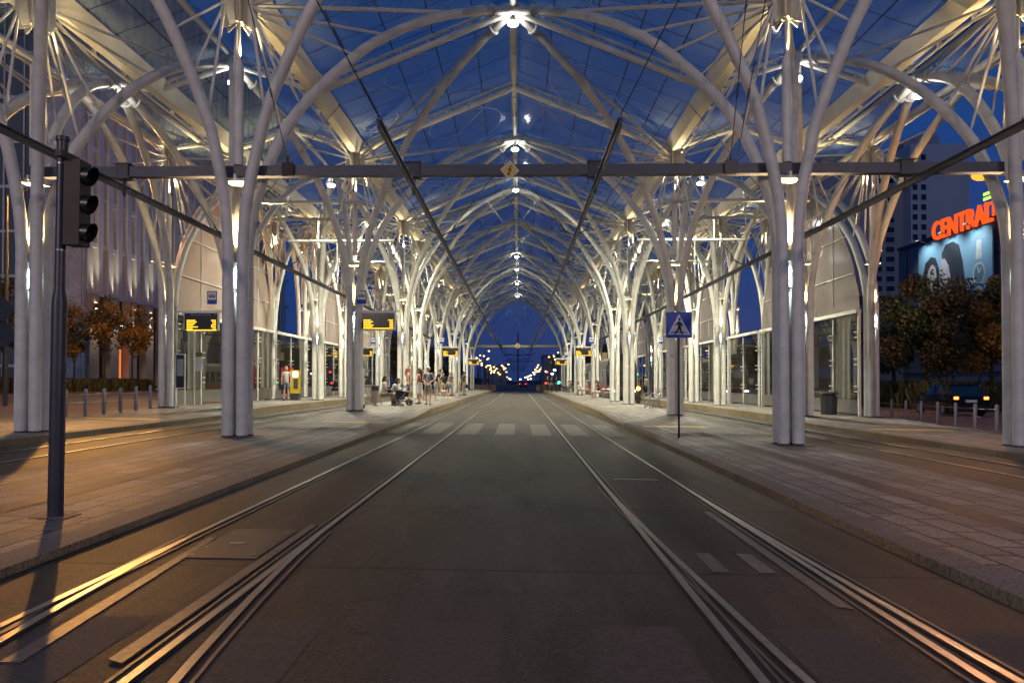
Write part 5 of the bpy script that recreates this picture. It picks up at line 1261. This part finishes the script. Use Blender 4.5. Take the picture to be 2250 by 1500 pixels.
person(0,0,'person in black lounging on the bench of the left outer platform',pose='sit',face=PI/2,h=1.7,hair='dark',top=(.012,.012,.014),sleeve=2,bottom='trousers',bcol=(.012,.012,.014),arms='lap',lean=.35,xyz=(bL2.location.x+.28,46.0))
person(754,54.0,'person in a white top with a black backpack behind the second inner left column',face=2.6,h=1.66,hair='dark',top=W_,bottom='shorts',bcol=(.05,.05,.06),extra='backpack')
person(807,55.0,'woman in a black top and black shorts standing by the third left column',face=-.3,h=1.66,hair='red',hairlen=.16,top=(.012,.012,.013),sleeve=2,bottom='miniskirt',bcol=(.01,.01,.012),shoes=W_,arms='phone',skin=SK2)
bx, by = bL.location.x, bL.location.y
person(0,0,'seated woman in white T shirt and beige trousers, bag on her lap',pose='sit',face=PI/2,h=1.70,hair='brown',hairlen=.26,top=W_,bottom='trousers',bcol=(.26,.20,.16),shoes=W_,arms='lap',lean=.18,extra='lapbag',xyz=(bx+.20,by-.35),skin=SK2)
person(0,0,'seated woman in a pale shirt leaning towards the black stroller',pose='sit',face=PI/2-.1,h=1.66,hair='dark',hairlen=.16,top=(.50,.50,.52),bottom='trousers',bcol=(.45,.46,.50),shoes=W_,arms='lap',lean=.55,xyz=(bx+.42,by+.25),skin=SK2)
person(897,38.0,'red haired woman in a rust coloured top and dark shorts behind the stroller',face=PI*.55,h=1.74,hair='red',hairlen=.30,top=(.26,.06,.03),sleeve=-1,bottom='shorts',bcol=(.03,.01,.012),skin=SK)
person(921,35.0,'dark haired woman in a red top and white skirt facing left with a phone',face=-PI/2-.1,h=1.66,hair='brown',hairlen=.22,top=(.30,.05,.05),sleeve=-1,bottom='skirt',bcol=(.52,.52,.55),arms='phone',extra='phone')
person(928,42.0,'person in black shorts behind the woman in the white skirt',face=.6,h=1.70,hair='dark',top=(.02,.02,.025),bottom='shorts',bcol=(.012,.012,.012),shoes=W_)
person(941,34.2,'man in a white cap, striped T shirt and khaki shorts walking with clasped hands',face=.0,h=1.72,hair='cap',top=(.38,.40,.46),bottom='shorts',bcol=(.27,.25,.17),arms='clasp',extra='backpack',step=.12,skin=SK2)
person(957,42.5,'young man in a black T shirt bending forward to the right',face=PI/2,h=1.80,hair='dark',top=(.01,.01,.011),bottom='shorts',bcol=(.38,.44,.47),lean=.42,shoes=W_,skin=SK2)
person(985,54.0,'large person in a dark grey top and grey blue shorts bending forward',face=PI*.8,h=1.74,hair='grey',top=(.12,.12,.12),bottom='shorts',bcol=(.16,.19,.24),lean=.40,arms='phone')
person(974,55.0,'person in tan trousers behind the bending person in dark grey',face=.5,h=1.66,hair='brown',top=(.04,.03,.03),sleeve=2,bottom='trousers',bcol=(.38,.27,.15))
person(993,56.0,'person in light jeans right of the bending person in dark grey',face=PI*.7,h=1.66,hair='grey',top=(.10,.12,.11),bottom='trousers',bcol=(.22,.26,.30))
person(1009,57.0,'short person in a mustard top standing beside the fifth inner left column',face=PI*.6,h=1.25,hair='grey',top=(.30,.24,.10),bottom='shorts',bcol=(.30,.28,.25),lean=.2)
person(1019,58.0,'man in a grey shirt with a dark bag standing alone at the platform end',face=PI*.75,h=1.80,hair='brown',top=(.13,.14,.12),bottom='trousers',bcol=(.30,.27,.24),arms='down',extra='bag',skin=SK)
person(966,46.0,'person sitting low with outstretched legs behind the man in the white cap',pose='sit',face=PI*.6,h=1.6,hair='dark',top=(.3,.3,.3),bottom='shorts',bcol=(.5,.5,.5),shoes=W_,step=1.0)
# right platform
x1, y1 = b1.location.x, b1.location.y
person(0,0,'seated young person in dark red and black with white shorts and white shoes',pose='sit',face=-PI/2,h=1.66,hair='dark',top=(.06,.01,.015),bottom='shorts',bcol=(.45,.48,.55),shoes=W_,arms='lap',lean=.25,xyz=(x1-.20,y1-.35))
person(0,0,'seated woman next to the person in white shorts on the right platform bench',pose='sit',face=-PI/2,h=1.64,hair='dark',hairlen=.1,top=(.35,.24,.18),bottom='shorts',bcol=(.3,.3,.34),shoes=W_,arms='lap',lean=.12,xyz=(x1-.20,y1+.4))
x2, y2 = b2.location.x, b2.location.y
person(0,0,'seated older person with grey hair and beige top on the second right bench',pose='sit',face=-PI/2,h=1.72,hair='grey',top=(.32,.28,.20),bottom='trousers',bcol=(.35,.34,.33),arms='lap',xyz=(x2-.2,y2-.3))
person(0,0,'seated person in white leaning forward on the second right bench',pose='sit',face=-PI/2,h=1.62,hair='brown',top=(.55,.56,.58),bottom='trousers',bcol=(.20,.18,.15),arms='lap',lean=.6,xyz=(x2-.5,y2+.4),step=.5)
x3, y3 = b3.location.x, b3.location.y
person(0,0,'seated person in dark green on the farthest right bench',pose='sit',face=-PI/2,h=1.7,hair='dark',top=(.05,.05,.035),bottom='trousers',bcol=(.12,.11,.10),arms='lap',xyz=(x3-.2,y3-.35))
person(0,0,'seated person in a beige coat on the farthest right bench',pose='sit',face=-PI/2,h=1.7,hair='brown',top=(.20,.16,.12),sleeve=2,bottom='trousers',bcol=(.12,.11,.10),arms='lap',lean=.3,xyz=(x3-.2,y3+.35))
person(0,0,'person in black sitting on the bench of the right outer platform',pose='sit',face=-PI/2,h=1.7,hair='dark',top=(.012,.012,.014),sleeve=2,bottom='trousers',bcol=(.02,.02,.02),arms='lap',xyz=(bR2.location.x-.2,bR2.location.y))
person(1419,62.0,'man in a white shirt with a brown shoulder bag on the right outer platform',face=-PI*.4,h=1.74,hair='grey',top=W_,bottom='trousers',bcol=(.04,.03,.03),arms='down',extra='bag')
person(1406,63.0,'person in dark clothes left of the man in the white shirt',face=PI*.4,h=1.66,hair='brown',top=(.10,.04,.03),bottom='trousers',bcol=(.03,.03,.03))
for i, px in enumerate((1203,1212,1222)): person(px,84.0+i,'dark standing figure near the far right end of the station, %s of three' % ('left','middle','right')[i],face=i,h=1.74,hair='dark',top=(.02,.02,.02),sleeve=2,bottom='trousers',bcol=(.02,.02,.02),group='figures at the far right end')
# convert the skinned figures to plain meshes and weld the heads on
bpy.context.view_layer.update(); dg = bpy.context.evaluated_depsgraph_get()
conv = [(o, bpy.data.meshes.new_from_object(o.evaluated_get(dg)), mt) for o, mt in _skins]
hd_ = {o.name: hb for o, hb in _heads}
for o, me, mt in conv:
    o.modifiers.clear(); me.materials.clear(); me.materials.append(mt)
    if o.name in hd_:
        hb = hd_[o.name]; vs = [tuple(v.co) for v in me.vertices]; fs = [tuple(p.vertices) for p in me.polygons]; n0 = len(vs)
        vs += hb.v; fs += [tuple(i+n0 for i in f) for f in hb.f]; m2 = bpy.data.meshes.new('body'); m2.from_pydata(vs, [], fs); m2.materials.append(mt); me = m2
    me.polygons.foreach_set('use_smooth', [True]*len(me.polygons)); o.data = me
# stroller
p = atY(884, 32.4); t = thing('stroller', 'black baby stroller with hood between the seated women and the column', 'stroller', (p.x, 32.4, GZ(p.x, 32.4)), .25)
b = MB(); n = 10
vs = []
for i in range(7):
    a = PI*.62*i/6+.1
    for k in range(n+1):
        th = PI*k/n; vs.append((.02+.30*math.sin(a)*-math.cos(a*.9)+.30*math.cos(a), .24*math.cos(th), .72+.30*math.sin(a)*max(.25,math.sin(th))))
b.add(vs, [(i*(n+1)+k,i*(n+1)+k+1,(i+1)*(n+1)+k+1,(i+1)*(n+1)+k) for i in range(6) for k in range(n)]); b.build('hood', M['dark'], t)
b = MB(); b.box((-.02,0,.52),(.52,.36,.22),ry=.15,taper=1.15); b.box((-.1,0,.36),(.4,.3,.16)); b.build('seat_basket', M['black'], t)
b = MB(); b.box((-.12,0,.66),(.24,.28,.06)); b.build('blanket', cmat((.20,.35,.50)), t)
b = MB()
for s in (-1,1): b.tube([(-.30,s*.22,.16),(.0,s*.22,.42),(.26,s*.22,.80),(.42,s*.22,.98)],.014,6); b.tube([(.28,s*.22,.16),(.0,s*.22,.42)],.014,6)
b.tube([(.42,-.22,.98),(.42,.22,.98)],.018,6); b.tube([(-.3,-.22,.16),(.28,-.22,.16)],.012,6); b.build('frame', M['steel'], t)
for xx in (-.32,.30):
    for s in (-1,1):
        b = MB(); P = [(xx+.125*math.cos(k*PI/8), s*.25, .145+.125*math.sin(k*PI/8)) for k in range(17)]; b.tube(P,.02,6,caps=False); b.tube([(xx,s*.23,.145),(xx,s*.27,.145)],.05,10)
        for k in range(4): b.tube([(xx,s*.25,.145),(xx+.12*math.cos(k*PI/2+.4),s*.25,.145+.12*math.sin(k*PI/2+.4))],.008,4)
        b.build('wheel', M['rubber'], t)
# dog
p = atY(1243, 84.5); t = thing('dog', 'black and brown dog standing beside the farthest right bench', 'dog', (p.x, 84.5, GZ(p.x, 84.5)), 0)
V = Vector; Rr = lambda a, r: (V(a), r)
ch = [[Rr((.30,0,.50),(.10,.13)),Rr((.05,0,.50),(.10,.13)),Rr((-.22,0,.50),(.12,.16)),Rr((-.38,0,.60),.09),Rr((-.48,0,.70),.085),Rr((-.60,0,.66),.045),Rr((-.66,0,.64),.03)],[Rr((.30,0,.50),(.10,.13)),Rr((.42,0,.60),.04),Rr((.56,0,.72),.03)]]
for s in (-1,1):
    ch.append([Rr((-.22,0,.50),(.12,.16)),Rr((-.24,s*.09,.36),.055),Rr((-.22,s*.09,.2),.032),Rr((-.24,s*.09,.03),.03)])
    ch.append([Rr((.30,0,.50),(.10,.13)),Rr((.28,s*.09,.38),.07),Rr((.22,s*.09,.28),.045),Rr((.36,s*.09,.17),.028),Rr((.33,s*.09,.03),.03)])
    ch.append([Rr((-.48,0,.70),.085),Rr((-.45,s*.06,.80),.025),Rr((-.44,s*.07,.84),.01)])
o = skinmesh('body', ch, mat('dog_fur',(.025,.015,.01),.9,noise=.5,scale=6), t, 2)
bpy.context.view_layer.update(); me = bpy.data.meshes.new_from_object(o.evaluated_get(bpy.context.evaluated_depsgraph_get())); o.modifiers.clear(); o.data = me
